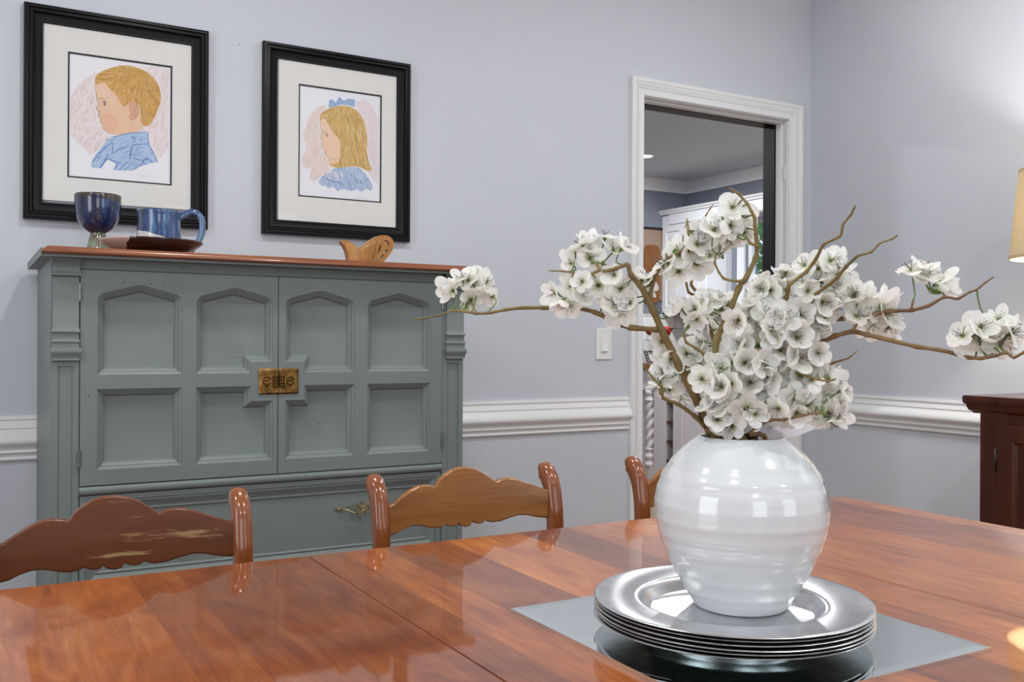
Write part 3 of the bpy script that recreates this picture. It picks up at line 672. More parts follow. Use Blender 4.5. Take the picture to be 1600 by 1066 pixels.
def rectp(x0, x1, zb, zt, notch=None):
    if notch == 'tr': return [(x0, zb), (x1, zb), (x1, LZ0-.010), (LX0-.012, LZ0-.010), (LX0-.012, zt), (x0, zt)]
    if notch == 'tl': return [(x0, zb), (x1, zb), (x1, zt), (LX1+.012, zt), (LX1+.012, LZ0-.010), (x0, LZ0-.010)]
    return [(x0, zb), (x1, zb), (x1, zt), (x0, zt)]
mold = [(0, 0), (.0006, .0022), (.0066, .0062), (.0074, .0092), (.0086, .0092), (.0138, .0130), (.0166, .0168), (.0174, .0192), (.0186, .0198)]
def door(x0, x1, holes):
    bm = bmesh.new(); yf = CYF-.003; yb = CYF+.020
    loops = [[(x0, DB_), (x1, DB_), (x1, DT), (x0, DT)]]+[list(reversed(h)) for h in holes]
    tri = tessellate_polygon([[Vector((p[0], p[1], 0)) for p in l] for l in loops]); flat = [p for l in loops for p in l]
    A = [bm.verts.new((p[0], yf, p[1])) for p in flat]
    for t in tri: bm.faces.new([A[i] for i in t])
    o4 = [bm.verts.new((p[0], yb, p[1])) for p in loops[0]]
    for i in range(4): bm.faces.new([A[i], A[(i+1) % 4], o4[(i+1) % 4], o4[i]])
    bm.faces.new(o4)
    for h in holes:
        prev = None; n = len(h)
        for d, dep in mold:
            lp = offset_loop(h, d) if d else h
            cur = [bm.verts.new((p[0], yf+dep, p[1])) for p in lp]
            if prev:
                for i in range(n): bm.faces.new([prev[i], prev[(i+1) % n], cur[(i+1) % n], cur[i]])
            prev = cur; last = lp
        tri = tessellate_polygon([[Vector((p[0], p[1], 0)) for p in last]])
        for t in tri: bm.faces.new([prev[i] for i in t])
    bmesh.ops.remove_doubles(bm, verts=bm.verts[:], dist=.00002)
    return obj('door', bm, 'cab', cab, autos=28)
ZS, ZA, ZB = 1.1930, 1.2225, 1.0015; QT, QB = .9675, .7715
d1 = door(DL, MID-.001, [arch(.2805, .4775, ZB, ZS, ZA), arch(.5125, .7085, ZB, ZS, ZA, 'br'), rectp(.2805, .4775, QB, QT), rectp(.5125, .7085, QB, QT, 'tr')])
d2 = door(MID+.001, DR, [arch(.7425, .9355, ZB, ZS, ZA, 'bl'), arch(.9735, 1.1655, ZB, ZS, ZA), rectp(.7425, .9355, QB, QT, 'tl'), rectp(.9735, 1.1655, QB, QT)])
# hinges
for dd, xh in ((d1, DL-.0012), (d2, DR+.0012)):
    for z0 in (1.182, .783):
        bm = bmesh.new()
        for k in range(4): tube(bm, [V(xh, CYF-.005, z0+k*.0098), V(xh, CYF-.005, z0+k*.0098+.0086)], .0034, 10)
        box(bm, (xh-.001, CYF-.005, z0), (xh+.001, CYF+.002, z0+.038))
        for zz in (z0-.003, z0+.041): lathe([(0, -.003), (.0022, -.001), (.0022, .001), (0, .003)], 8, bm, (xh, CYF-.005, zz))
        obj('hinge', bm, 'steel', dd, autos=40)
# latch, two plates with relief
for dd, x0, x1, sgn in ((d1, .6700, MID-.0012, -1), (d2, MID+.0012, .7765, 1)):
    bm = bmesh.new(); z0, z1 = .9455, 1.0130; e_ = .004
    A = [bm.verts.new(p) for p in ((x0, CYF-.003, z0), (x1, CYF-.003, z0), (x1, CYF-.003, z1), (x0, CYF-.003, z1))]
    B = [bm.verts.new(p) for p in ((x0, CYF-.0055, z0), (x1, CYF-.0055, z0), (x1, CYF-.0055, z1), (x0, CYF-.0055, z1))]
    ox = (x0+e_, x1) if sgn < 0 else (x0, x1-e_)
    Cc = [bm.verts.new(p) for p in ((ox[0], CYF-.0085, z0+e_), (ox[1], CYF-.0085, z0+e_), (ox[1], CYF-.0085, z1-e_), (ox[0], CYF-.0085, z1-e_))]
    for a, b in ((A, B), (B, Cc)):
        for i in range(4): bm.faces.new([a[i], a[(i+1) % 4], b[(i+1) % 4], b[i]])
    bm.faces.new(Cc); lp = obj('latch_plate', bm, 'brass', dd)
    bm = bmesh.new(); zc = (z0+z1)/2; xc = (x0+x1)/2 + sgn*.004
    ring = [(xc+sgn*.000+.010*cos(a)*(1 if True else 1), zc+.0105*sin(a)+.001) for a in [radians(20+20*k) for k in range(17)]]
    tube(bm, [V(a, CYF-.0095, b) for a, b in ring], .0017, 6)
    tube(bm, [V(xc-.008, CYF-.0095, zc-.004), V(xc, CYF-.0100, zc-.0145), V(xc+.008, CYF-.0095, zc-.004)], .0015, 6)
    lathe([(0, -.003), (.004, -.002), (.005, 0), (.004, .002), (0, .003)], 12, bm, (xc, CYF-.0095, zc+.003))
    xi = MID+sgn*.0085
    for zz in (-.013, -.0045, .004, .0125):
        merge(bm, bbox((xi-.006, CYF-.0125, zc+zz-.003), (xi+.006, CYF-.008, zc+zz+.0035), .0012))
    tube(bm, [V(xi-.006, CYF-.0115, zc-.014), V(xi-.006, CYF-.0115, zc+.014)], .0013, 6); tube(bm, [V(xi+.006, CYF-.0115, zc-.014), V(xi+.006, CYF-.0115, zc+.014)], .0013, 6)
    obj('relief', bm, 'brassdark', lp, autos=40)
# shelf moulding under doors, drawers
bm = bmesh.new(); prf = [(.7325, 0), (.7325, .004), (.729, .0085), (.722, .010), (.715, .0085), (.7115, .004), (.7115, 0)]
A = [bm.verts.new((DL-.001, CYF+.004-p, z)) for z, p in prf]; B = [bm.verts.new((DR+.001, CYF+.004-p, z)) for z, p in prf]
for k in range(len(prf)-1): bm.faces.new([A[k], A[k+1], B[k+1], B[k]])
bm.faces.new(A); bm.faces.new(B[::-1]); obj('waist_moulding', bm, 'cab', cab, autos=50)
def drawer(zt, zb):
    bm = bmesh.new(); yf = CYF+.002; x0, x1 = DL+.0005, DR-.0005
    o = [(x0, zb), (x1, zb), (x1, zt), (x0, zt)]
    pf = [(0, .016), (0, 0), (.0125, 0), (.0135, .003), (.0165, .003), (.018, .0015), (.022, .004), (.029, .0085), (.035, .0115), (.037, .0115), (.040, .0095), (.0425, .011), (.0445, .0145)]
    prev = None
    for d, dep in pf:
        lp_ = [(x0+d, zb+d), (x1-d, zb+d), (x1-d, zt-d), (x0+d, zt-d)]; cur = [bm.verts.new((a, yf+dep, b)) for a, b in lp_]
        if prev:
            for i in range(4): bm.faces.new([prev[i], prev[(i+1) % 4], cur[(i+1) % 4], cur[i]])
        prev = cur
    bm.faces.new(prev); dr = obj('drawer', bm, 'cab', cab)
    zc = (zt+zb)/2+.030; yp = yf+.0145
    for xc in (.958,) if False else (.498, .958):
        # escutcheon pull: pierced centre rosette, twin bars, diamond ends
        bm = bmesh.new()
        for s in (-1, 1):
            dpt = [(s*.0585, 0), (s*.048, .0062), (s*.0395, 0), (s*.048, -.0062)]
            poly_prism(bm, [(xc+a, zc+b) for a, b in dpt], yp-.004, yp)
            lathe([(0, -.003), (.003, -.002), (.0038, 0), (.003, .002), (0, .003)], 10, bm, (xc+s*.0485, yp-.005, zc))
            for u in (-1, 1):
                tube(bm, smooth_path([V(xc+s*.046, yp-.005, zc), V(xc+s*.036, yp-.016, zc+u*.001), V(xc+s*.022, yp-.023, zc+u*.007), V(xc+s*.010, yp-.025, zc+u*.009)], 3), .0014, 6)
        rs = []
        for k in range(24):
            a = 2*pi*k/24; r_ = .0145*(1+.13*cos(4*a)); rs.append((xc+r_*cos(a)*1.0, zc+r_*sin(a)))
        hl = []
        for hx, hz in ((-.0045, .0095), (.0045, .0095), (-.0045, -.0095), (.0045, -.0095), (-.0105, .002), (.0105, .002)):
            hl.append([(xc+hx+.0016*cos(a), zc+hz+.0016*sin(a)) for a in [-2*pi*j/8 for j in range(8)]])
        poly_prism(bm, rs, yp-.0275, yp-.0245, holes=hl)
        for k in range(6):
            a = pi/3*k; tube(bm, [V(xc+.0055*cos(a+j*.9)+.0, yp-.0285, zc+.0055*sin(a+j*.9)) for j in range(3)], .0012, 5)
        tube(bm, [V(xc, yp, zc), V(xc, yp-.025, zc)], .004, 8)
        for v in bm.verts: v.co.x = xc+(v.co.x-xc)*1.22; v.co.z = zc+(v.co.z-zc)*1.3
        obj('handle', bm, 'pull', dr, autos=40)
drawer(.7095, .4785); drawer(.4535, .1015)
# wooden top with nosing, grey underside board and grey end strips
TX0, TX1, TY0 = .1555, 1.2935, 2.440
npf = [(0.012, 0), (.004, .001), (0, .005), (0, .009), (.003, .013), (.006, .0135), (.0085, .0150), (.011, .0185), (.016, .0195)]
bm = bmesh.new(); rg = []
def ring_at(d, z): return [(TX0+d, CB+.003, z), (TX0+d, TY0+d, z), (TX1-d, TY0+d, z), (TX1-d, CB+.003, z)]
prev = None
for d, z in npf:
    cur = [bm.verts.new(p) for p in ring_at(d, CZT-.002+z)]
    if prev:
        for i in range(3): bm.faces.new([prev[i], prev[i+1], cur[i+1], cur[i]])
    else: bm.faces.new(cur)
    prev = cur
bm.faces.new(prev)
TZ = CZT-.002+.0195
obj('top', bm, 'topwood', cab, autos=40)
bm = bmesh.new(); box(bm, (TX0+.002, TY0+.012, CZT-.007), (TX1-.002, CB+.003, CZT-.002)); box(bm, (TX0-.0022, TY0+.010, CZT-.007), (TX0+.001, CB+.003, CZT+.012))
obj('underside_board', bm, 'cab', cab)

# ------------------------------------------------------------------ things on the cabinet
gb = uY(153, 350, 2.80)
gob = empty('pottery_goblet', (gb.x, 2.80, TZ), 'stoneware goblet with deep blue bowl and green rust stem, left end of cabinet top', 'goblet')
gx, gy = gb.x, 2.80
k = 34*(2.80*(.8668+.115*.4987))/F/.0605
gob_b = [(.0, .066), (.018, .066), (.026, .070), (.040, .080), (.052, .098), (.058, .118), (.0605, .142), (.0610, .162), (.0600, .1665), (.0575, .1655), (.0565, .155), (.054, .120), (.045, .093), (.03, .080), (0, .076)]
obj('bowl', lathe([(r*k, z*1.04) for r, z in gob_b], 48, None, (gx, gy, TZ)), 'bowlglaze', gob, smooth=True)
gob_s = [(0, 0), (.031, 0), (.0325, .006), (.031, .018), (.0275, .034), (.0235, .050), (.0210, .060), (.0205, .067), (.024, .073), (0, .075)]
obj('stem', lathe([(r*k, z*1.04) for r, z in gob_s], 40, None, (gx, gy, TZ)), 'greenglaze', gob, smooth=True)
pc = uY(236, 372, 2.62)
px_, py_ = pc.x+.002, 2.615
pl = empty('pottery_plate', (px_, py_, TZ), 'round dark brown glazed plate with a cream patch under the blue mug', 'plate')
prf = [(0, .004), (.050, .004), (.052, 0), (.060, 0), (.062, .004), (.080, .007), (.100, .015), (.118, .026), (.126, .033), (.128, .036), (.126, .038), (.122, .037), (.110, .028), (.09, .018), (.06, .012), (0, .011)]
bm = lathe(prf, 72, None, (px_, py_, TZ))
obj('dish', bm, 'plateglaze', pl, smooth=True)
mc = uY(249, 350, 2.62); mx_, my_, mz_ = mc.x, 2.625, TZ+.0125
mug = empty('pottery_mug', (mx_, my_, mz_), 'blue glazed stoneware mug with white unglazed base, on the brown plate', 'mug')
mp_ = [(0, 0), (.052, 0), (.0565, .004), (.0575, .012), (.0560, .035), (.0535, .062), (.0525, .085), (.0540, .098), (.0555, .104), (.0545, .1065), (.0520, .1055), (.0505, .098), (.0495, .07), (.052, .03), (.05, .01), (0, .008)]
bm = lathe(mp_, 64, None, (mx_, my_, mz_))
obj('cup', bm, 'mugglaze', mug, smooth=True)
hd = V(cos(radians(-8)), sin(radians(-8)), 0)
hp = [(.048, .090), (.060, .098), (.076, .108), (.094, .106), (.106, .090), (.108, .066), (.102, .040), (.090, .018), (.078, .006)]
obj('handle', tube(bmesh.new(), smooth_path([V(mx_, my_, mz_)+hd*a+V(0, 0, b) for a, b in hp], 4), .0072, 12, 1.3), 'blueglaze', mug, smooth=True)
# carved wooden pitcher
yp = 2.60
def pp(l): return [(uY(520+a/14.55, 355+b/14.55, yp).x, uY(520+a/14.55, 355+b/14.55, yp).z) for a, b in l]
sil = pp([(150, 335), (200, 312), (260, 303), (330, 312), (380, 350), (440, 400), (500, 445), (560, 465), (630, 458), (700, 425), (760, 365), (830, 300), (920, 245), (1010, 205), (1100, 188), (1190, 195), (1270, 225), (1330, 285), (1362, 370), (1355, 460), (1310, 560), (1240, 660), (1150, 770), (1080, 880)])
sil += [(sil[-1][0]-.004, TZ), (pp([(330, 870)])[0][0], TZ)]+pp([(322, 780), (300, 620), (270, 520), (215, 420)])
sil = sil[::-1]
h1 = pp([(1050, 400), (1070, 430), (1050, 540), (1020, 600), (985, 645), (975, 630), (1000, 560), (1020, 480)]); h2 = pp([(1110, 580), (1150, 560), (1225, 505), (1215, 545), (1180, 585), (1130, 598)]); h3 = pp([(1130, 310), (1190, 310), (1245, 345), (1255, 400), (1235, 445), (1200, 450), (1225, 410), (1215, 360), (1180, 335), (1130, 340)]); h4 = pp([(950, 785), (1000, 720), (1090, 650), (1145, 630), (1110, 670), (1040, 730), (980, 790)])
bm = bmesh.new(); poly_prism(bm, sil, yp-.011, yp+.011, holes=[h1, h2, h3, h4])
o = obj('wooden_pitcher', bm, 'olive', None); recenter(o, (sil[len(sil)//2][0], yp, TZ)); tag(o, 'small carved wooden pitcher with pierced handle on the cabinet top below the girl portrait', 'pitcher')
bv = o.modifiers.new('b', 'BEVEL'); bv.width = .0018; bv.segments = 2; bv.limit_method = 'ANGLE'
# swelling body shell: bulge the middle of the pitcher, lying on the flat silhouette
bm = bmesh.new(); cx = (pp([(560, 600)])[0][0]); 
bod = pp([(240, 400), (330, 345), (430, 420), (560, 485), (680, 455), (770, 385), (860, 320), (940, 330), (960, 440), (940, 560), (900, 700), (860, 800)]); 
bod += [(bod[-1][0], TZ+.0002), (pp([(345, 860)])[0][0], TZ+.0002)]+pp([(335, 760), (310, 600)])
rings = []; cxx = sum(p[0] for p in bod)/len(bod); czz = sum(p[1] for p in bod)/len(bod)
for s_, th in ((1, .0108), (.96, .0125), (.86, .0145), (.65, .016), (.35, .0168), (.05, .017)):
    for sg in (-1, 1): rings.append((s_, sg*th))
rings.sort(key=lambda r: r[1])
prev = None
for s_, th in rings:
    cur = [bm.verts.new((cxx+(p[0]-cxx)*s_, yp+th, max(TZ, czz+(p[1]-czz)*s_))) for p in bod]
    if prev:
        n_ = len(cur)
        for i in range(n_): bm.faces.new([prev[i], prev[(i+1) % n_], cur[(i+1) % n_], cur[i]])
    else: bm.faces.new(cur)
    prev = cur
bm.faces.new(prev); bo = obj('belly', bm, 'olive', o, smooth=True)

# ------------------------------------------------------------------ table
TBZ = .755; TY1 = 1.440; TX_R = 1.661; S1, S2 = .4633, 1.1225; TXL = -.62; TYN = .25
tb = empty('dining_table', ((TXL+TX_R)/2, (TYN+TY1)/2, 0), 'long glossy cherry wood dining table with two seams across the top', 'table')
for nm, a, b in (('tabletop', TXL, S1), ('leaf', S1, S2), ('tabletop', S2, TX_R)):
    g = .0009
    a_ = a+(g if nm == 'leaf' or a == S2 else 0); b_ = b-(g if nm == 'leaf' or b == S1 else 0)
    bm = bmesh.new(); box(bm, (a_, TYN, TBZ-.026), (b_, TY1, TBZ))
    ed = [e for e in bm.edges if (abs(e.verts[0].co.y-e.verts[1].co.y) < 1e-6 and abs(e.verts[0].co.z-e.verts[1].co.z) < 1e-6) or (e.verts[0].co.x > TX_R-.001 and e.verts[1].co.x > TX_R-.001) or (e.verts[0].co.x < TXL+.001 and e.verts[1].co.x < TXL+.001)]
    bmesh.ops.bevel(bm, geom=ed, offset=.004, segments=3, affect='EDGES')
    small = [e for e in bm.edges if abs(e.verts[0].co.x-e.verts[1].co.x) < 1e-6 and abs(e.verts[0].co.z-TBZ) < 1e-6 and abs(e.verts[1].co.z-TBZ) < 1e-6 and min(abs(e.verts[0].co.x-S1), abs(e.verts[0].co.x-S2)) < .002]
    if small: bmesh.ops.bevel(bm, geom=small, offset=.0007, segments=1, affect='EDGES')
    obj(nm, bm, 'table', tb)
bm = bmesh.new()
for q in (((TXL+.10, TYN+.10, .64), (TX_R-.10, TYN+.122, TBZ-.026)), ((TXL+.10, TY1-.122, .64), (TX_R-.10, TY1-.10, TBZ-.026)), ((TXL+.10, TYN+.122, .64), (TXL+.122, TY1-.122, TBZ-.026)), ((TX_R-.122, TYN+.122, .64), (TX_R-.10, TY1-.122, TBZ-.026))): box(bm, *q)
obj('apron', bm, 'cherryp', tb)
ym = (TYN+TY1)/2-.05
for x in (TXL+.55, TX_R-.55):
    bm = lathe([(0, .04), (.09, .04), (.10, .07), (.06, .12), (.05, .2), (.085, .36), (.09, .44), (.05, .54), (.075, .60), (.09, .64), (.09, TBZ-.028), (0, TBZ-.028)], 32, None, (x, ym, 0)); obj('pedestal', bm, 'cherryp', tb, autos=40)
    for sy in (-1, 1):
        bm = bbox((x-.03, ym+sy*.06, .0), (x+.03, ym+sy*.32, .07), .012); obj('foot', bm, 'cherryp', tb)

# ------------------------------------------------------------------ chairs
YC = 1.60; CHW = .3695      # distance between post centres
def crop5(l): return [uY(570+a/4.848, 700+b/4.848, YC) for a, b in l]
topl = crop5([(195, 440), (230, 425), (300, 370), (370, 320), (430, 292), (490, 285), (530, 290), (562, 298), (590, 250), (630, 210), (680, 175), (740, 155), (800, 150), (860, 160), (920, 185), (970, 220), (1020, 262), (1060, 240), (1110, 230), (1160, 235), (1230, 258), (1300, 285), (1370, 312), (1420, 322)])
botl = crop5([(210, 668), (260, 655), (310, 625), (370, 603), (420, 598), (470, 605), (520, 617), (570, 620), (610, 610), (640, 592), (658, 603), (692, 609), (720, 600), (735, 583), (752, 602), (790, 611), (828, 600), (845, 570), (866, 582), (900, 586), (926, 577), (945, 560), (965, 570), (1000, 575), (1060, 565), (1120, 540), (1190, 517), (1250, 517), (1320, 530), (1390, 535), (1420, 533)])
XC2 = (uY(593.5, 790, YC).x+uY(870, 790, YC).x)/2
TOPS = [(p.x-XC2, p.z) for p in topl]; BOTS = [(p.x-XC2, p.z) for p in botl]
def ext(l, xs=CHW/2):
    l = [q for q in l if -xs < q[0] < xs]; return [(-xs, l[0][1])]+l+[(xs, l[-1][1])]
SEATZ = .45
def chair(label, xc, worn, rz=0, dy=0):
    e = empty('dining_chair', (xc, YC+dy, 0), label, 'chair', 'cherry dining chairs along the far side of the table'); e.rotation_euler.z = rz
    L = lambda n, bm, m, **k: obj(n, bm, m, e, loc=(0, 0, 0), **k)
    wd = 'cherryw' if worn else 'cherry'
    bow = lambda x: .0085+.012*(1-(x/(CHW/2))**2)
    # crest slat: strips between lower and upper outlines, slightly bowed
    def slat(top, bot, th=.015):
        bm = bmesh.new(); N = 300; xs = [-CHW/2+CHW*i/N for i in range(N+1)]
        def at(l, x):
            for a, b in zip(l, l[1:]):
                if a[0] <= x <= b[0]: t = (x-a[0])/max(b[0]-a[0], 1e-9); return a[1]+(b[1]-a[1])*t
            return l[-1][1]
        rg = []
        for x in xs:
            zt, zb = at(top, x), at(bot, x); y = bow(x); r_ = .003
            rg.append([bm.verts.new(p) for p in ((x, y-th/2, zb+r_), (x, y-th/2+r_, zb), (x, y+th/2-r_, zb), (x, y+th/2, zb+r_), (x, y+th/2, zt-r_), (x, y+th/2-r_, zt-.0006), (x, y-th/2+r_, zt-.0006), (x, y-th/2, zt-r_))])
        for a, b in zip(rg, rg[1:]):
            for k in range(8): bm.faces.new([a[k], a[(k+1) % 8], b[(k+1) % 8], b[k]])
        bm.faces.new(rg[0][::-1]); bm.faces.new(rg[-1]); return bm
    L('crest_rail', slat(ext(TOPS), ext(BOTS)), wd, autos=40)
    zt = [(-CHW/2, .645), (-.06, .652), (0, .655), (.06, .652), (CHW/2, .645)]; zb = [(x, z-.05) for x, z in zt]
    L('slat', slat(zt, zb), wd, autos=40)
    for s in (-1, 1):
        path = smooth_path([V(s*CHW/2, .005, 0), V(s*CHW/2, -.006, .25), V(s*CHW/2, -.008, .45), V(s*CHW/2, -.004, .62), V(s*CHW/2, .001, .735), V(s*CHW/2, .006, .772), V(s*CHW/2, .014, .800), V(s*CHW/2, .026, .819), V(s*CHW/2, .038, .827)], 4)
        bm = bmesh.new(); rg = []; n_ = len(path); seg = 20
        ends = [path[-1]+V(0, .0045*k, -.0007*k*k) for k in (1, 2, 3)]
        full = [(p, 1.0) for p in path]+[(ends[0], .9), (ends[1], .68), (ends[2], .32)]
        for i, (p, sc) in enumerate(full):
            q0 = full[max(i-1, 0)][0]; q1 = full[min(i+1, len(full)-1)][0]; d = (q1-q0).normalized()
            X = V(1, 0, 0); Yv = d.cross(X).normalized(); hgt = p.z
            hx = .0158 if hgt > .5 else .0125+.0033*hgt/.5; hy = .0155 if hgt < .775 else .0155+min(1, (hgt-.775)/.04)*.0035
            vs = []
            for k in range(seg):
                a = 2*pi*k/seg; ca, sa = cos(a), sin(a); ex = .75
                vs.append(bm.verts.new(p+X*(hx*sc*(abs(ca)**ex)*(1 if ca >= 0 else -1))+Yv*(hy*sc*(abs(sa)**ex)*(1 if sa >= 0 else -1))))
            rg.append(vs)
        for a, b in zip(rg, rg[1:]):
            for k in range(seg): bm.faces.new([a[k], a[(k+1) % seg], b[(k+1) % seg], b[k]])
        bm.faces.new(rg[0][::-1]); bm.faces.new(rg[-1]); L('back_post', bm, 'cherryp', smooth=True)
    for s in (-1, 1): L('front_leg', lathe([(0, 0), (.013, 0), (.018, .06), (.02, .3), (.018, SEATZ-.012), (0, SEATZ-.012)], 16, None, (s*.205, -.40, 0)), 'cherryp', autos=40)
    bm = bmesh.new(); poly_prism(bm, [(-.17, -.010), (.17, -.010), (.222, -.418), (-.222, -.418)], 0, 1, lambda x, t, y: (x, y, SEATZ-.03+.035*t)); bmesh.ops.bevel(bm, geom=bm.edges[:], offset=.006, segments=2, affect='EDGES'); L('seat', bm, 'rush')
    for z in (.15, .28):
        for s in (-1, 1): L('stretcher', tube(bmesh.new(), [V(s*.185, 0, z), V(s*.205, -.40, z)], .009, 10), 'cherryp', smooth=True)
    L('stretcher', tube(bmesh.new(), [V(-.205, -.40, .22), V(.205, -.40, .22)], .009, 10), 'cherryp', smooth=True)
    return e
chair('cherry dining chair with worn scuffed crest rail, nearest the left edge of the photo', uY(380.5, 800, YC-.045).x-CHW/2, True, 0, -.045)
chair('cherry dining chair with clean scalloped crest rail, in front of the cabinet right side', XC2, False)
chair('cherry dining chair partly hidden behind the white vase, in front of the doorway', uY(1004, 780, YC).x+CHW/2, False)

# ------------------------------------------------------------------ mirror, chargers, vase
MXc, MYc = .778, .828
mz = TBZ+.0055; h_ = .1915
CPX, CPY = .7630, .8200; NCH = 6; PIT_ = .0043
bm = bmesh.new(); prev = None
for d, z in ((0, 0), (0, .0047), (.012, .0055)):
    cur = [bm.verts.new((MXc+sx*(h_-d), MYc+sy*(h_-d), TBZ+z)) for sx, sy in ((-1, -1), (1, -1), (1, 1), (-1, 1))]
    if prev:
        for i in range(4): bm.faces.new([prev[i], prev[(i+1) % 4], cur[(i+1) % 4], cur[i]])
    else: bm.faces.new(cur[::-1])
    prev = cur
bm.faces.new(prev)
o = obj('mirror', bm, 'mirror'); recenter(o, (MXc, MYc, TBZ)); tag(o, 'square flat mirror lying on the dining table below the silver plates', 'mirror')
chp = [(0, 0), (.094, 0), (.097, .0008), (.103, .0075), (.108, .0122), (.115, .0135), (.157, .0163), (.1600, .0161), (.1612, .0168), (.1604, .0176), (.156, .0177), (.114, .0152), (.107, .0138), (.101, .0092), (.0955, .0022), (.093, .0014), (0, .0014)]
chp = [(r*.966, z) for r, z in chp]
names = ['lowest', 'second from the bottom', 'third from the bottom', 'third from the top', 'second from the top', 'topmost']
ch0 = None
for i in range(NCH):
    z = mz+i*PIT_
    if ch0 is None: ch0 = o = obj('charger_plate', lathe(chp, 128), 'charger', smooth=True, autos=50)
    else: o = ch0.copy(); C.objects.link(o)
    o.location = (CPX+.0012*sin(i*2.1), CPY+.0012*cos(i*1.7), z)
    tag(o, 'round silver charger plate, %s of the stack under the vase' % names[i], 'plate', 'stacked silver charger plates')
VZ = mz+(NCH-1)*PIT_+.0014
vx, vy = .7865, .830
vprof = [(0.0, 0), (.052, 0), (.0555, .002), (.0610, .010), (.0700, .024), (.0795, .040), (.0890, .058), (.0965, .076), (.1015, .094), (.1035, .110), (.1025, .126), (.0980, .142), (.0900, .157), (.0790, .171), (.0660, .183), (.0560, .1905), (.0515, .1935)]
KZ_ = 1.016; vprof = [(r*.963, z*KZ_) for r, z in vprof]
P = smooth_path([V(r, 0, z) for r, z in vprof[1:]], 6); out = []
for i, p in enumerate(P):
    z = p.z; amp = .00028 if .012 < z < .170 else 0
    out.append((p.x+amp*(sin(z*2*pi/.0165)*(1+.5*sin(z*90))+.4*sin(z*2*pi/.0093+1)), z))
inner = [(.0500, .1942), (.0482, .1935), (.0490, .1905), (.060, .182), (.088, .155), (.0975, .110), (.085, .055), (.055, .012), (0, .008)]
inner = [(r*.963, z*KZ_) for r, z in inner]
bm = lathe([(0, 0)]+out+inner, 128, None, (0, 0, 0))
VK = 1.0
vase = obj('flower_vase', bm, 'ceramic', smooth=True, loc=(vx, vy, VZ)); tag(vase, 'round white glazed ribbed vase on the stacked silver chargers', 'vase')

# ------------------------------------------------------------------ blossom branches
CV = (Vector((vx, vy, 0))).dot(Vector((fwd.x, fwd.y, 0)))   # camera depth of the vase axis
RIMZ = VZ+.1935*KZ_
def petal_mesh(cup, R, n=5, seed=0, notch=.05, wid=1.0):
    rnd = random.Random(seed); bm = bmesh.new()
    for k in range(n):
        a = 2*pi*k/n+rnd.uniform(-.14, .14); tl = rnd.uniform(-.22, .22); cp = cup+rnd.uniform(-.25, .25); rs = R*rnd.uniform(.9, 1.08); g = []; ww = wid*rnd.uniform(.9, 1.08)
        NU, NV = 11, 6; tw = rnd.uniform(-.05, .05)
        for i in range(NU+1):
            u = sin(pi/2*(i/NU)**.9)
            # claw at the base, round blade beyond
            w_ = rs*ww*(.055 if u < .12 else .055+.42*sqrt(max(0, 1-((u-.62)/.50)**2)) if u < .62 else .055*(1-u)+.44*sqrt(max(0, 1-((u-.62)/.38)**2))); row = []
            for j in range(NV+1):
                v_ = j/NV*2-1; x = w_*v_+tw*R*u
                rr = .05*R+rs*u*(1-notch*(1-abs(v_))*(u**8)*2)
                z = cp*(rr**2)/R*.85+.22*R*(v_**2)*u*(1-u*.5)+tl*x*.7+.03*R*sin(v_*5+k*1.7+seed)*u*u-.12*R*(u**5)
                row.append(bm.verts.new((cos(a)*rr-sin(a)*x, sin(a)*rr+cos(a)*x, z)))
            g.append(row)
        for i in range(NU):
            for j in range(NV): bm.faces.new([g[i][j], g[i+1][j], g[i+1][j+1], g[i][j+1]])
    bmesh.ops.remove_doubles(bm, verts=bm.verts[:], dist=1e-5)
    me = bpy.data.meshes.new('blossom'); bm.to_mesh(me); bm.free(); me.materials.append(MT['petal']); me.polygons.foreach_set('use_smooth', [True]*len(me.polygons)); return me
def stamen_mesh(R, seed):
    rnd = random.Random(seed); bm = bmesh.new()
    for k in range(15):
        a = rnd.uniform(0, 2*pi); tl = rnd.uniform(.12, .62); L_ = R*rnd.uniform(.42, .66); d = V(cos(a)*sin(tl), sin(a)*sin(tl), cos(tl)); out_ = V(cos(a), sin(a), 0)
        p = [d*(L_*.15), d*(L_*.6)+out_*.02*R, d*L_+out_*.09*R]
        tube(bm, p, [.00016, .00018, .00014], 4); e_ = p[-1]; tube(bm, [e_-d*.0005, e_, e_+d*.0011], [.0002, .00045, .0002], 5)
    me = bpy.data.meshes.new('stamens'); bm.to_mesh(me); bm.free(); me.materials.append(MT['stamen']); return me
def calyx_mesh(R):
    bm = lathe([(0, -.0058), (.0012, -.0055), (.0022, -.0030), (.0030, 0), (.0024, .0006), (0, .0004)], 8)
    me = bpy.data.meshes.new('calyx'); bm.to_mesh(me); bm.free(); me.materials.append(MT['pedicel']); return me
PET = [petal_mesh(.4, .0185, 5, 1), petal_mesh(.75, .018, 5, 2), petal_mesh(1.15, .0165, 5, 3, .05, 1.15), petal_mesh(.2, .0195, 5, 4, .12), petal_mesh(2.2, .0135, 5, 5, .05, 1.3)]
STA = [stamen_mesh(.0195, i) for i in range(4)]; CAL = calyx_mesh(.019)
frnd = random.Random(21)
def path3(l, c0, c1, bend=0):
    n_ = len(l); tot = [0]
    for a, b in zip(l, l[1:]): tot.append(tot[-1]+sqrt((a[0]-b[0])**2+(a[1]-b[1])**2))
    return [uC(p[0], p[1], c0+(c1-c0)*tot[i]/tot[-1]+bend*sin(pi*tot[i]/tot[-1])) for i, p in enumerate(l)]
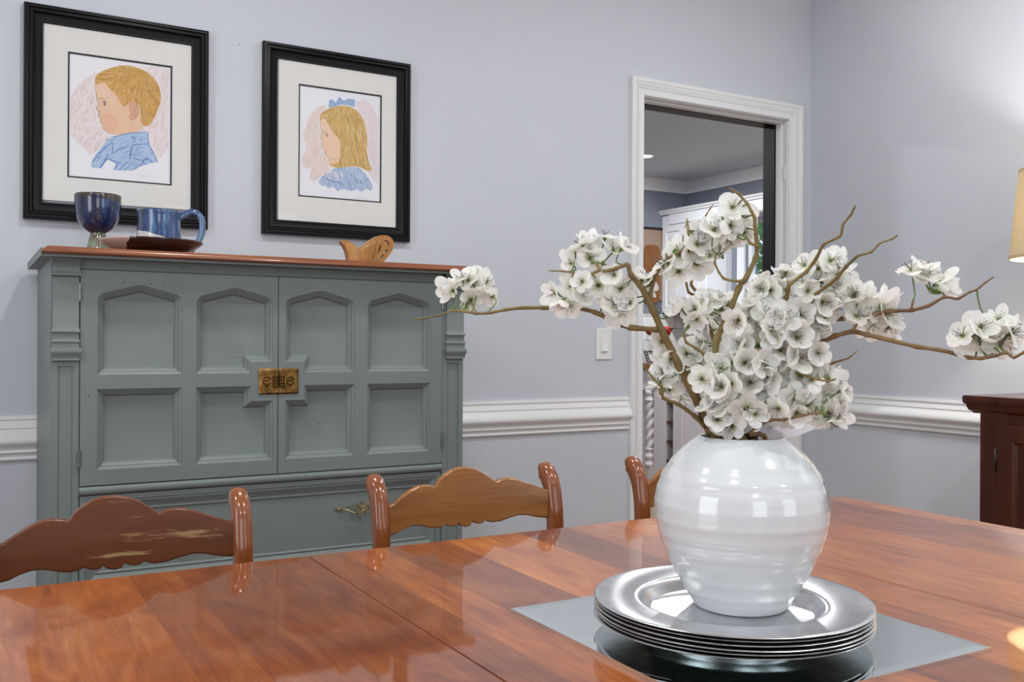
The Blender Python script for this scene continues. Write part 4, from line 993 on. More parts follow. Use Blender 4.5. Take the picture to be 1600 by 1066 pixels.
def branch_tube(bm, pts, r0_, r1_, tip=True, lo=False):
    P = smooth_path(pts, 4); n_ = len(P); rr = []
    for i in range(n_-1):
        k_, f_ = divmod(i, 4); P[i] = P[i]*.45+(Vector(pts[k_])*(1-f_/4)+Vector(pts[k_+1])*(f_/4))*.55
    for i in range(n_):
        t = i/(n_-1); r = r0_+(r1_-r0_)*t**.8
        r *= 1+.10*sin(i*2.3)+(.22 if i % 4 == 0 and 0 < i < n_-1 else 0); rr.append(r)
    if tip: rr[-1] = r1_*.25
    tube(bm, P, rr, 8)
class Branch:
    def __init__(s, label, mat='bark'):
        s.bm = bmesh.new(); s.label = label; s.mat = mat; s.flowers = []; s.stalks = []; s.pts = []
    def add(s, l, c0, c1, r0_, r1_, bend=0, tip=True):
        P = path3(l, c0, c1, bend) if not isinstance(l[0], Vector) else l
        branch_tube(s.bm, P, r0_, r1_, tip); s.pts += smooth_path(P, 4); return P
    def root(s, l0, c0, r, foot):
        """carry the stem from its lowest seen point down into the vase"""
        p = uC(l0[0], l0[1], c0); q = Vector((vx+foot[0], vy+foot[1], RIMZ-.004)); b = Vector((vx+foot[0]*-.4, vy+foot[1]*-.4, VZ+.02))
        P = smooth_path([p, q, (q+b)/2, b], 4); tube(s.bm, P, r, 8); s.pts += P[:3]
    def flower(s, x, y, c, size=1.0, face=None, kind=None): s.flowers.append((x, y, c, size, face, kind))
    def build(s):
        o = obj('blossom_branch', s.bm, s.mat, smooth=True); recenter(o, (vx, vy, RIMZ)); tag(o, s.label, 'branch', 'blossom branches in the vase')
        for (x, y, c, sz, fc, kd) in s.flowers:
            p = uC(x, y, c)
            q = min(s.pts, key=lambda t: (t-p).length); out_ = (p-q)
            tocam = (CAM-p).normalized(); side = rt*((x-1170)/400)+Vector((0, 0, 1))*((560-y)/300)
            dirv = (tocam*frnd.uniform(.35, 1.0)+out_.normalized()*frnd.uniform(.3, .9)+side*.35+Vector((frnd.uniform(-.75, .75), frnd.uniform(-.75, .75), frnd.uniform(-.5, .75)))).normalized()
            if fc is not None: dirv = (rt*fc[0]-dn*fc[1]-fwd*fc[2]).normalized()
            kk = frnd.choice([0, 0, 1, 1, 2, 3, 3]) if kd is None else kd
            fo = bpy.data.objects.new('blossom', PET[kk]); C.objects.link(fo); fo.parent = o
            rot = dirv.to_track_quat('Z', 'Y') @ Quaternion((0, 0, 1), frnd.uniform(0, 6.28)); scl = sz*frnd.uniform(.92, 1.1)
            ML = Matrix.Translation(p-o.location) @ rot.to_matrix().to_4x4() @ Matrix.Scale(scl, 4); fo.matrix_local = ML
            if kk != 4:
                so = bpy.data.objects.new('stamens', frnd.choice(STA)); C.objects.link(so); so.parent = fo
            # stalk from calyx back to the nearest wood
            a = p-dirv*.005*scl; L_ = (q-a).length
            if L_ > .075: q = a+(q-a).normalized()*.075
            sb = bmesh.new(); sb.from_mesh(CAL); sb.transform(ML); sb.transform(Matrix.Translation(o.location))
            tube(sb, smooth_path([q, (q+a)/2-dirv*min(.012, L_*.25), a+dirv*.002], 4), [.0009]*9, 5); sb.transform(Matrix.Translation(-o.location)); sb.transform(ML.inverted())
            so = obj('flower_stalk', sb, 'pedicel', None, smooth=True); so.parent = fo
        return o
def cl(br, l, c, sz=1.0, dc=.010):
    c += DEEP; sz *= .88; l = list(l)
    for q in list(l)*(2 if MORE > 1 else 1):
        if frnd.random() < MORE*(.62 if MORE > 1 else 1):
            l.append((q[0]+frnd.uniform(-17, 17), q[1]+frnd.uniform(-16, 7), frnd.uniform(.85, 1.0)))
    for q in l: br.flower(q[0], q[1], c+frnd.uniform(-dc, dc), sz*(q[2] if len(q) > 2 and q[2] else 1), q[3] if len(q) > 3 else None, q[4] if len(q) > 4 else None)
c = CV; DEEP = .024; MORE = .45
# stem 1: the thick forked stem on the left
b1 = Branch('thick olive-brown forked blossom branch with a long arm reaching left to the grey cabinet')
b1.root((1112, 678), c-.01, .0060, (-.020, -.026))
A = [(1112, 678), (1100, 650), (1083, 612), (1062, 572), (1040, 530), (1020, 484), (1002, 448), (986, 430), (981, 412)]
b1.add(A, c-.01, c-.02, .0062, .0026, 0, False)
b1.add([(1036, 516), (985, 512), (960, 503), (930, 488), (905, 482), (850, 481), (815, 481), (790, 484), (765, 489), (745, 490), (720, 486), (703, 486), (690, 492), (665, 497), (643, 500)], c-.014, c+.06, .0034, .0009)
b1.add([(981, 412), (962, 420), (945, 424), (938, 421), (930, 410)], c-.02, c-.01, .0024, .0016)
b1.add([(938, 421), (920, 430), (900, 427), (880, 424), (855, 423)], c-.012, c, .0022, .0007)
b1.add([(1018, 478), (1016, 460), (1025, 428), (1042, 405), (1069, 389), (1076, 367), (1073, 340)], c-.016, c-.03, .0028, .0012)
b1.add([(1042, 405), (1041, 395)], c-.025, c-.025, .0016, .001)
b1.add([(1102, 667), (1085, 650), (1062, 633), (1036, 622), (1034, 605), (1019, 590), (1003, 568)], c-.012, c-.05, .0030, .0009)
B = [(1083, 614), (1102, 595), (1117, 569), (1119, 531), (1136, 497), (1155, 449), (1166, 434), (1181, 403), (1183, 385), (1180, 353), (1179, 340), (1168, 319), (1154, 303), (1138, 293)]
b1.add(B, c-.01, c-.05, .0048, .0012)
b1.add([(1166, 434), (1156, 440), (1132, 436), (1123, 425), (1117, 411), (1118, 396)], c-.035, c-.04, .0020, .0010)
b1.add([(1113, 571), (1098, 552), (1087, 544), (1072, 535), (1068, 520)], c-.02, c-.035, .0022, .0012)
b1.add([(1183, 385), (1172, 380), (1168, 372)], c-.04, c-.045, .0018, .0012)
cl(b1, [(701, 455, .95, (-.5, .1, 1), 1), (722, 436, .9), (741, 445, 1, (.1, .2, 1), 0), (759, 441, .95, (.8, .2, .5), 3), (735, 468, .95, (.2, -.5, 1), 0), (752, 462, .8, (.6, -.4, .4), 1)], c+.045, 1.02)
cl(b1, [(921, 380, .9, (-.2, .8, .5), 2), (945, 372, .9), (922, 404, 1.1, (.0, .3, 1), 0), (958, 392, 1.05, (.3, .8, .6), 1), (900, 395, .8), (972, 388, .9, (.8, .6, .3), 1), (893, 412, .8, (-.7, .2, .5), 1), (940, 412, .9)], c-.01, 1.05)
cl(b1, [(868, 458, .85, (-.8, -.1, .5), 1), (893, 447, 1.1, (0, .2, 1), 0), (880, 470, .8, (-.3, -.8, .3), 2), (905, 460, .9), (935, 446, .95, (-.3, -.1, 1), 1), (970, 452, 1.1, (0, .2, 1), 0), (945, 470, .9), (968, 486, 1.1, (.1, 0, 1), 3), (985, 474, .9), (1003, 436, .9, (.1, .9, .35), 1), (1012, 446, .9, (.7, .4, .5), 3), (960, 430, .85)], c-.03, 1.05)
cl(b1, [(1062, 398, 1.1, (-.1, .5, 1), 0), (1094, 378, 1.1, (0, .6, 1), 1), (1060, 424, 1.05, (-.2, -.2, 1), 3), (1088, 412, 1.15, (.1, .1, 1), 0), (1110, 400, 1.0), (1045, 412, .85), (1076, 392, .9)], c-.045, 1.05)
cl(b1, [(1112, 362, .95, (-.4, 0, 1), 1), (1128, 344, 1.0), (1141, 352, .95, (.2, -.2, 1), 0), (1158, 338, 1.1, (.1, .2, 1), 3), (1162, 362, 1.1, (.2, -.5, 1), 0), (1138, 372, 1.05, (0, -.8, .6), 3), (1124, 368, .8)], c-.055, 1.08)
cl(b1, [(1086, 484, .9, (-.6, 0, .7), 2), (1070, 478, .85), (1103, 472, 1.1, (0, .5, 1), 0), (1122, 468, .95, (.3, .8, .4), 1), (1088, 498, .85, (-.2, -.6, .8), 1), (1130, 482, .9, (.7, .2, .4), 2), (1112, 492, .9)], c-.045, 1.05)
cl(b1, [(1048, 548, .8), (1073, 553, 1.05, (0, .3, 1), 1), (1096, 556, .9), (1037, 583, 1.1, (-.3, .1, 1), 0), (1046, 608, 1.0, (-.2, -.6, .8), 3), (1060, 580, .95), (1080, 580, .95, (0, -.6, .8), 2), (1064, 622, .9, (0, -.9, .3), 3), (1098, 534, .9), (1052, 566, .8), (1092, 572, .85), (1030, 600, .85)], c-.03, 1.05)
b1.build()
# stem 2: centre, rising to the upper right
b2 = Branch('brown blossom branch with the higher of the two bare tips right of the doorway')
b2.root((1165, 684), c+.02, .0042, (.000, -.028))
b2.add([(1165, 684), (1167, 645), (1178, 580), (1192, 530), (1207, 493), (1229, 465), (1233, 445), (1260, 425), (1276, 403), (1287, 382), (1313, 369), (1317, 351), (1330, 335), (1337, 320)], c+.035, c-.10, .0036, .0010)
b2.add([(1233, 447), (1229, 438)], c-.055, c-.056, .0018, .0008)
b2.add([(1192, 530), (1180, 500), (1180, 478)], c-.03, c-.02, .0020, .0014)
cl(b2, [(1196, 440, .95), (1205, 455, 1.05, (0, 0, 1), 2), (1222, 436, .9, (.2, .8, .5), 1), (1188, 462, .9), (1212, 470, 1.0), (1190, 452, .8, (-.6, .2, .7), 1), (1228, 458, .85)], c-.05, 1.03)
MORE = 1.15
cl(b2, [(1172, 500, 1.05, (-.3, .2, 1)), (1195, 490, 1.1, (0, .2, 1), 0), (1160, 520, 1.0), (1185, 540, 1.15, (0, .1, 1), 3), (1205, 515, 1.05), (1150, 545, 1.0, (-.4, .1, 1)), (1163, 567, 1.05, (0, .1, 1), 2), (1190, 572, 1.1, (0, 0, 1), 0), (1140, 575, 1.0), (1165, 598, 1.1, (-.1, -.1, 1), 3), (1138, 605, 1.0, (-.3, 0, 1), 1), (1120, 615, .95), (1190, 612, 1.1, (.1, -.2, 1), 0), (1166, 638, 1.15, (0, -.3, 1), 0), (1140, 640, .95, (-.2, -.4, 1), 2), (1110, 632, .85), (1190, 640, 1.0), (1130, 662, .95, (-.2, .3, 1), 1), (1150, 665, .85, (0, .2, 1), 2), (1108, 600, .9), (1120, 655, .85), (1176, 482, .9), (1154, 500, .9), (1176, 655, .85), (1122, 585, .9)], c-.06, 1.06, .018)
b2.build()
MORE = .45
# stem 3: right, thin tip up
b3 = Branch('slim brown blossom branch with the lower of the two bare tips right of the doorway')
b3.root((1190, 676), c+.02, .0036, (.018, -.020))
b3.add([(1190, 676), (1205, 640), (1225, 580), (1242, 525), (1260, 489), (1274, 461), (1303, 439), (1321, 418), (1340, 400), (1361, 394), (1375, 380), (1395, 373), (1403, 367)], c+.035, c-.12, .0034, .0008)
b3.add([(1274, 461), (1286, 452), (1292, 446)], c-.05, c-.05, .0018, .0010)
cl(b3, [(1257, 415, .9, (-.5, .6, .6), 3), (1278, 420, 1.0, (0, .3, 1), 1), (1297, 408, 1.05, (.1, .5, 1), 0), (1310, 422, .95), (1318, 432, .9, (.7, 0, .6), 2), (1300, 450, 1.0, (.3, -.4, 1), 3), (1280, 440, .9), (1262, 455, .95, (-.2, .2, 1)), (1305, 470, .9, (.4, -.5, .8)), (1250, 470, 1.0), (1285, 472, .95)], c-.07, 1.03)
MORE = 1.15
cl(b3, [(1225, 497, 1.1, (0, .3, 1), 0), (1248, 495, 1.1, (.1, .1, 1), 3), (1268, 505, 1.05, (.2, .1, 1), 0), (1222, 525, 1.0), (1245, 528, 1.1, (0, .2, 1), 2), (1268, 535, .95), (1222, 557, 1.15, (.1, .1, 1), 0), (1246, 560, 1.1, (.2, .2, 1), 1), (1214, 585, 1.1, (0, 0, 1), 3), (1238, 590, 1.1, (.1, -.1, 1), 0), (1262, 580, 1.05), (1285, 500, .85), (1215, 617, 1.1, (0, -.1, 1), 1), (1240, 622, 1.15, (.1, -.1, 1), 0), (1205, 645, .9), (1226, 648, .95, (.1, -.4, 1), 2), (1275, 555, .9, (.5, .2, .8)), (1200, 600, .9), (1230, 606, .9), (1258, 548, .9)], c-.065, 1.07, .018)
b3.build()
MORE = .4
# stem 4: long right arm and the shorter arm above it
b4 = Branch('long blossom branch reaching right toward the lamp and out past the picture edge', 'bark2')
b4.root((1205, 672), c+.02, .0040, (.030, -.010))
b4.add([(1205, 672), (1215, 620), (1228, 570), (1250, 548), (1280, 537), (1305, 525), (1332, 518), (1354, 523), (1388, 531), (1433, 542), (1474, 548), (1514, 559), (1534, 560), (1555, 556), (1573, 551), (1584, 559), (1603, 549), (1622, 540)], c+.03, c-.16, .0038, .0013)
b4.add([(1332, 518), (1337, 508), (1341, 507)], c-.06, c-.06, .0022, .0010)
b4.add([(1250, 520), (1293, 500), (1332, 497), (1365, 491), (1397, 486), (1424, 485), (1451, 478), (1476, 464), (1497, 467), (1516, 456), (1526, 453), (1539, 442), (1554, 432)], c-.02, c-.12, .0032, .0008)
b4.add([(1228, 570), (1240, 545), (1250, 520)], c-.015, c-.02, .0034, .0030, 0, False)
b4.add([(1476, 464), (1474, 458)], c-.09, c-.09, .0016, .0008)
b4.add([(1289, 577), (1302, 567), (1325, 560), (1340, 548)], c-.04, c-.05, .0020, .0006)
b4.add([(1240, 590), (1262, 588), (1289, 577)], c-.02, c-.04, .0024, .0020, 0, False)
b4.add([(1424, 483), (1426, 474), (1428, 466)], c-.085, c-.085, .0013, .0010)
cl(b4, [(1336, 468, .85, (-.5, .7, .4), 1), (1352, 463, .9, (.2, .9, .4), 1), (1345, 488, 1.1, (-.3, 0, 1), 0), (1365, 488, 1.15, (.1, .2, 1), 3), (1384, 490, 1.0, (.5, .1, .8), 1), (1360, 508, .95, (0, -.6, .8), 3), (1390, 508, .85, (.7, -.3, .5), 2), (1377, 476, .8, (.5, .8, .3), 4)], c-.075, 1.1)
cl(b4, [(1424, 423, 1.0, (-.3, .9, .25), 3), (1442, 421, .85, (.1, .9, .4), 1), (1452, 431, 1.0, (.1, .6, .7), 0), (1473, 441, .95, (.9, .1, .2), 2), (1463, 446, .8, (.5, -.1, .7), 4), (1440, 432, .75, (-.1, .3, .8), 1)], c-.09, 1.08)
cl(b4, [(1518, 522, 1.35, (-.1, .1, 1), 3), (1532, 512, .9, (0, .4, 1), 1), (1560, 500, .9, (.1, .6, .9), 1), (1557, 530, 1.1, (.2, -.1, 1), 0), (1580, 522, 1.1, (.7, .2, .6), 0), (1576, 540, .9, (.3, -.7, .6), 3), (1540, 532, .8), (1583, 513, .8, (.6, .6, .4), 1)], c-.14, 1.08)
b4.build()
# stem 5: low right twig under the blossom mass
b5 = Branch('short low blossom twig just above the vase rim, pointing right', 'bark2')
b5.root((1172, 679), c-.045, .0028, (.004, -.036))
b5.add([(1172, 679), (1183, 667), (1200, 657), (1225, 656), (1251, 650), (1276, 645), (1290, 648)], c-.045, c-.07, .0026, .0010)
b5.add([(1200, 657), (1198, 650)], c-.05, c-.05, .0014, .0008)
b5.add([(1225, 656), (1231, 620), (1234, 583), (1255, 585), (1274, 592), (1293, 596), (1307, 592)], c+.015, c-.09, .0018, .0010)
cl(b5, [(1268, 604, 1.1, (.2, 0, 1), 0), (1290, 585, .9, (.3, .4, .8), 1), (1305, 600, .95, (.6, .3, .7), 1), (1262, 632, 1.15, (.1, -.1, 1), 0), (1288, 618, 1.1, (.3, 0, 1), 3), (1308, 630, 1.0, (.7, 0, .6), 1), (1292, 645, 1.0, (.2, -.6, .9), 3), (1280, 565, .8), (1245, 645, .9, (0, -.3, 1), 2), (1314, 612, .9, (.8, .1, .5), 1), (1276, 650, .8), (1298, 660, .8, (.3, -.9, .3), 3)], c-.07, 1.06)
T = [uC(*q) for q in ((1172, 655, c-.02), (1215, 650, c+.02), (1282, 667, c+.03), (1240, 684, c-.005), (1186, 688, c-.03))]
bm = bmesh.new(); vs = [bm.verts.new(p) for p in T]; bm.faces.new(vs)
r_ = bmesh.ops.extrude_face_region(bm, geom=bm.faces[:]); 
for v in r_['geom']:
    if isinstance(v, bmesh.types.BMVert): v.co += Vector((0, .0006, -.0003))
o5 = b5.build(); tg_ = obj('paper_tag', bm, 'tag', o5); tg_['label'] = 'pale lilac tag'
# stem 6: back twigs with dark tips, upper left of centre
b6 = Branch('thin dark reddish twig with pointed tips rising in front of the white kitchen cabinets', 'bark2')
b6.root((1150, 682), c+.01, .0026, (-.006, .006))
b6.add([(1150, 682), (1140, 620), (1118, 540), (1092, 463), (1080, 445), (1083, 425), (1086, 390), (1092, 360), (1101, 340), (1115, 318)], c+.01, c+.03, .0028, .0008)
b6.add([(1092, 463), (1076, 457), (1071, 434), (1066, 400), (1068, 365), (1074, 345)], c+.02, c+.03, .0020, .0006)
cl(b6, [(1140, 560, .95), (1125, 530, .95), (1145, 520, .95), (1115, 510, .9), (1155, 640, .9), (1150, 620, .9)], c+.0, 1.0)
b6.build()

# ------------------------------------------------------------------ sideboard and lamp
SX = 2.80
sb = empty('sideboard', ((SX+RX-.035)/2, 1.1, 0), 'dark mahogany sideboard with moulded top against the right wall', 'sideboard')
pB = uX(1531.5, 700, SX); pT = uX(1511, 618, SX-.025)
SYB = pB.y; SY0 = .35; SZT = pT.z; SBX = RX-.035
bm = bmesh.new(); box(bm, (SX, SY0, .08), (SBX, SYB, SZT-.05)); obj('body', bm, 'mahog', sb)
bm = bmesh.new(); prev = None
for d, z in ((.024, -.056), (.020, -.050), (.013, -.046), (.009, -.036), (.008, -.0285), (.003, -.0265), (.0005, -.020), (0, -.010), (.001, -.002), (.003, 0)):
    x0 = SX-.025+d; y1 = SYB+.0465-d; y0 = SY0-.03+d
    cur = [bm.verts.new(p) for p in ((SBX, y0, SZT+z), (x0, y0, SZT+z), (x0, y1, SZT+z), (SBX, y1, SZT+z))]
    if prev:
        for i in range(4): bm.faces.new([prev[i], prev[(i+1) % 4], cur[(i+1) % 4], cur[i]])
    else: bm.faces.new(cur)
    prev = cur
bm.faces.new(prev); obj('top', bm, 'mahog', sb, autos=30)
bm = bmesh.new(); box(bm, (SX+.02, SY0+.03, 0), (SBX-.02, SYB-.03, .08)); obj('plinth', bm, 'mahog', sb)
yd1 = uX(1561, 700, SX).y
for i in range(3):
    y1 = yd1-i*.46; y0 = y1-.43; zt, zb = uX(1561, 664, SX).z, .14
    bm = bmesh.new(); prev = None
    for d, dep in ((0, .002), (.0, -.010), (.003, -.013), (.050, -.013), (.054, -.006), (.060, -.004), (.062, -.003)):
        cur = [bm.verts.new(p) for p in ((SX+dep, y0+d, zb+d), (SX+dep, y1-d, zb+d), (SX+dep, y1-d, zt-d), (SX+dep, y0+d, zt-d))]
        if prev:
            for j in range(4): bm.faces.new([prev[j], prev[(j+1) % 4], cur[(j+1) % 4], cur[j]])
        prev = cur
    bm.faces.new(prev); dr = obj('door', bm, 'mahog', sb)
    for zz in ((uX(1560, 720, SX).z), .28):
        bm = bmesh.new(); tube(bm, [V(SX-.014, y1+.002, zz-.036), V(SX-.014, y1+.002, zz+.036)], .004, 10); obj('hinge', bm, 'black', dr, smooth=True)
    bm = lathe([(0, -.0), (.004, 0), (.005, .008), (.010, .014), (.011, .02), (.006, .026), (0, .027)], 16)
    for v in bm.verts: v.co = Vector((SX-.013-v.co.z, y0+.025+v.co.x, .55+v.co.y))
    obj('knob', bm, 'brass', dr, smooth=True)
LMX, LMY = 2.985, 1.695
lcam = LMX*fwd.x+LMY*fwd.y
lp = empty('table_lamp', (LMX, LMY, SZT), 'table lamp with tan linen drum shade standing on the mahogany sideboard', 'lamp')
zb_ = 1.09+(537-403)*(lcam-.0)/F; zt_ = 1.09+(537-262)*lcam/F
Rb = None
# bottom radius so that the left silhouette falls at x=1575
ux = (1575-800)/F; dirl = (rt*ux+fwd); dirl.z = 0; dirl.normalize(); Rb = abs(dirl.x*LMY-dirl.y*LMX)
ux = (1590-800)/F; dirl = (rt*ux+fwd); dirl.z = 0; dirl.normalize(); Rt = abs(dirl.x*LMY-dirl.y*LMX)
bm = lathe([(Rb, zb_), (Rt, zt_), (Rt-.0015, zt_), (Rb-.0015, zb_), (Rb, zb_)], 96, None, (LMX, LMY, 0)); obj('lamp_shade', bm, 'shade', lp, autos=60)
bm = bmesh.new()
for R_, z0 in ((Rb, zb_), (Rt, zt_-.008)): lathe([(R_+.0012, z0), (R_+.0012-.0003, z0+.010), (R_-.0025, z0+.010), (R_-.0025, z0), (R_+.0012, z0)], 96, bm, (LMX, LMY, 0))
obj('shade_trim', bm, 'hem', lp, autos=60)
bm = lathe([(0, 0), (.075, 0), (.075, .012), (.05, .02), (.03, .04), (.05, .09), (.065, .15), (.05, .22), (.02, .27), (.012, .33), (.012, zb_-SZT+.05), (0, zb_-SZT+.05)], 40, None, (LMX, LMY, SZT)); obj('lamp_base', bm, 'brass', lp, smooth=True)
bm = lathe([(0, 0), (.012, .0), (.03, .04), (.03, .06), (.0, .09)], 24, None, (LMX, LMY, zb_+.05)); bu = obj('bulb', bm, 'lampglow', lp, smooth=True)
def point(name, loc, power, col=(1, .9, .76), size=.03):
    l = bpy.data.lights.new(name, 'POINT'); l.energy = power; l.color = col; l.shadow_soft_size = size; o = bpy.data.objects.new(name, l); C.objects.link(o); o.location = loc; return o
pl_ = point('lamp_light', (LMX, LMY, zb_+.13), 26.0, (1, .96, .90), .035)

# ------------------------------------------------------------------ kitchen beyond the doorway
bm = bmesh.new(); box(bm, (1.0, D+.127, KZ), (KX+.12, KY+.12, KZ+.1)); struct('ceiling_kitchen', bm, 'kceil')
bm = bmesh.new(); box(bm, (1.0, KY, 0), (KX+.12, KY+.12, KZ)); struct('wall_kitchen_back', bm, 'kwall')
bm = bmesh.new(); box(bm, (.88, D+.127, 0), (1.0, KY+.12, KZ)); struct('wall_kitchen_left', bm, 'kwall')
WY0, WY1 = 4.62, uX(1165, 400, KX).y; WZ0 = 1.04; WZ1 = uX(1175, 341, KX).z
bm = bmesh.new()
box(bm, (KX, D+.127, 0), (KX+.12, WY0, KZ)); box(bm, (KX, WY1, 0), (KX+.12, KY-.0005, KZ)); box(bm, (KX, WY0, 0), (KX+.12, WY1, WZ0)); box(bm, (KX, WY0, WZ1), (KX+.12, WY1, KZ))
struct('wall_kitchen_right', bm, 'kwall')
crown = [(0, 0), (0, .085), (.012, .085), (.018, .070), (.035, .055), (.055, .030), (.070, .018), (.078, .014), (.095, .014), (.095, 0)]
wall_rail('trim_7', (1.0, KY, 0), (KX, KY, 0), (0, -1, 0), 0, 1, crown, KZ); wall_rail('trim_8', (KX, KY, 0), (KX, D+.127, 0), (-1, 0, 0), 1, 0, crown, KZ)
# window with casing
bm = bmesh.new(); cw = .075
for q in (((KX-.02, WY1, WZ0-.05), (KX, WY1+cw, WZ1+cw)), ((KX-.02, WY0-cw, WZ0-.05), (KX, WY0, WZ1+cw)), ((KX-.02, WY0, WZ1), (KX, WY1, WZ1+cw)), ((KX-.04, WY0-cw, WZ0-.03), (KX, WY1+cw, WZ0))): box(bm, *q)
zm = uX(1180, 433, KX+.05).z
P = lambda bm, a, b, c_, d: box(bm, (KX+.03, a, c_), (KX+.07, b, d))
rect_frame(bm, WY0, WY1, WZ0, WZ1, .035, P); P(bm, WY0+.035, WY1-.035, zm-.02, zm+.02)
wn_ = struct('window_4', bm, 'kwhite')
bm = bmesh.new(); box(bm, (KX+.048, WY0+.03, WZ0+.03), (KX+.052, WY1-.03, WZ1-.03)); obj('pane', bm, 'glass', wn_)
# trees outside
def tree(loc, r, h, seed, label):
    rnd = random.Random(seed); e = empty('garden_tree', (loc[0], loc[1], 0), label, 'tree', 'trees outside the kitchen window')
    bm = bmesh.new(); tube(bm, [V(loc[0], loc[1], -.1), V(loc[0]+.05, loc[1], h*.5), V(loc[0], loc[1]+.1, h*.8)], [.09, .07, .04], 8); obj('trunk', bm, 'bark', e, smooth=True)
    bm = bmesh.new()
    for _ in range(2600):
        while True:
            q = Vector((rnd.uniform(-1, 1), rnd.uniform(-1, 1), rnd.uniform(-1, 1)))
            if .3 < q.length < 1: break
        p = Vector((loc[0], loc[1], h))+Vector((q.x*r, q.y*r, q.z*r*1.2)); a = rnd.uniform(0, 6.3); s = rnd.uniform(.05, .11)
        u = Vector((cos(a), sin(a), rnd.uniform(-.8, .8))).normalized()*s; w_ = u.orthogonal().normalized()*s*.5
        bm.faces.new([bm.verts.new(p-u), bm.verts.new(p+w_), bm.verts.new(p+u), bm.verts.new(p-w_)])
    obj('foliage', bm, 'foliage', e)
tree((8.3, 8.0), 1.35, 1.9, 1, 'green leafy tree outside the kitchen window, nearer the window frame')
tree((9.8, 10.6), 1.7, 2.3, 2, 'darker tree farther back outside the kitchen window')
bm = bmesh.new(); box(bm, (KX+.3, 1.0, -.3), (18, 18, -.1)); struct('ground_outside', bm, 'foliage')
# upper cabinets, with cornice running over the window
UX = 5.07; UB = uX(1040, 489, UX).z; UY0 = uX(1105, 420, UX).y; UT = uX(1060, 333, UX).z
uc = empty('upper_cabinet', ((UX+KX)/2, (UY0+KY)/2, UB), 'white wall-hung kitchen cabinets with cornice seen through the doorway', 'kitchen cabinet')
bm = bmesh.new(); box(bm, (UX, UY0, UB), (KX-.002, KY-.002, UT)); obj('body', bm, 'kwhite', uc)
bm = bmesh.new(); box(bm, (UX-.012, D+.4, UT-.085), (UX+.012, UY0, UT)); box(bm, (UX-.012, UY0, UT-.085), (UX, KY-.1, UT)); obj('valance', bm, 'kwhite', uc)
bm = bmesh.new(); pr = [(0, 0), (0, .012), (-.012, .016), (-.022, .028), (-.034, .034), (-.034, 0)]
A = [bm.verts.new((UX-.012-p_, D+.4, UT-.0-z)) for z, p_ in pr]; B = [bm.verts.new((UX-.012-p_, KY-.002, UT-z)) for z, p_ in pr]
for k in range(len(pr)-1): bm.faces.new([A[k], A[k+1], B[k+1], B[k]])
bm.faces.new(A); bm.faces.new(B[::-1]); obj('cornice', bm, 'kwhite', uc)
ys = [KY-.02, (KY-.02+UY0)/2, UY0+.01]
for a, b in zip(ys, ys[1:]):
    bm = bmesh.new(); y1, y0 = a-.006, b+.006; zt, zb = UT-.10, UB+.01; prev = None
    for d, dep in ((0, .0), (.0, -.016), (.045, -.016), (.048, -.008), (.055, -.006), (.075, -.012)):
        cur = [bm.verts.new(p) for p in ((UX+dep, y0+d, zb+d), (UX+dep, y1-d, zb+d), (UX+dep, y1-d, zt-d), (UX+dep, y0+d, zt-d))]
        if prev:
            for j in range(4): bm.faces.new([prev[j], prev[(j+1) % 4], cur[(j+1) % 4], cur[j]])
        prev = cur
    bm.faces.new(prev); dr = obj('door', bm, 'kwhite', uc)
    obj('knob', lathe([(0, -.012), (.012, -.004), (.012, .004), (0, .012)], 12, None, (UX-.028, y0+.03, zb+.06)), 'black', dr, smooth=True)
# note pinned to the cabinet end
pa, pb_ = uY(1108, 395, UY0-.0), uY(1134, 492, UY0)
nt = empty('paper_calendar', ((pa.x+pb_.x)/2, UY0, (pa.z+pb_.z)/2), 'white paper with blue marks hanging on the kitchen cabinet end', 'paper')
bm = bmesh.new(); box(bm, (pa.x, UY0-.003, pb_.z+.02), (pb_.x, UY0-.0005, pa.z)); obj('sheet', bm, 'paper', nt)
bm = bmesh.new()
for k_ in range(6):
    q = uY(1110+k_*3.6, 459+1.5*sin(k_*2), UY0-.004); tube(bm, [q+V(-.006, 0, -.014), q+V(0, 0, .016), q+V(.006, 0, -.012)], .0018, 5)
obj('blue_marks', bm, 'blueink', nt)
# backsplash and counters
bm = bmesh.new(); box(bm, (KX-.008, 3.4, .91), (KX-.0005, WY0-cw-.01, UB)); box(bm, (KX-.008, WY1+cw+.01, .91), (KX-.0005, KY-.0005, UB)); box(bm, (KX-.008, WY0-cw-.01, .91), (KX-.0005, WY1+cw+.01, WZ0-.06)); box(bm, (4.0, KY-.008, .91), (KX-.008, KY-.0005, uY(1015, 491, KY).z)); struct('trim_9', bm, 'tile')
BX = 4.70; BT = .875
bc = empty('base_cabinet', ((BX+KX)/2, 5.0, 0), 'grey kitchen base cabinet with twisted corner column and open wine shelves', 'kitchen cabinet')
yA = uX(1003, 600, BX).y; yB = uX(1022, 600, BX).y; yC = uX(1037, 600, BX).y; yD_ = uX(1052, 600, BX).y; yE = uX(1066, 600, BX).y
bm = bmesh.new(); box(bm, (BX+.05, yC, .08), (KX-.01, KY-.01, BT)); box(bm, (BX+.04, 3.4, .08), (KX-.01, yD_, BT)); box(bm, (BX+.42, yD_, .08), (KX-.01, yC, BT))
box(bm, (BX+.04, yD_, .08), (BX+.42, yC, .10)); box(bm, (BX+.04, yD_, BT-.16), (BX+.42, yC, BT)); box(bm, (BX+.12, 3.4, 0), (KX-.01, KY-.01, .08)); obj('body', bm, 'kgrey', bc)
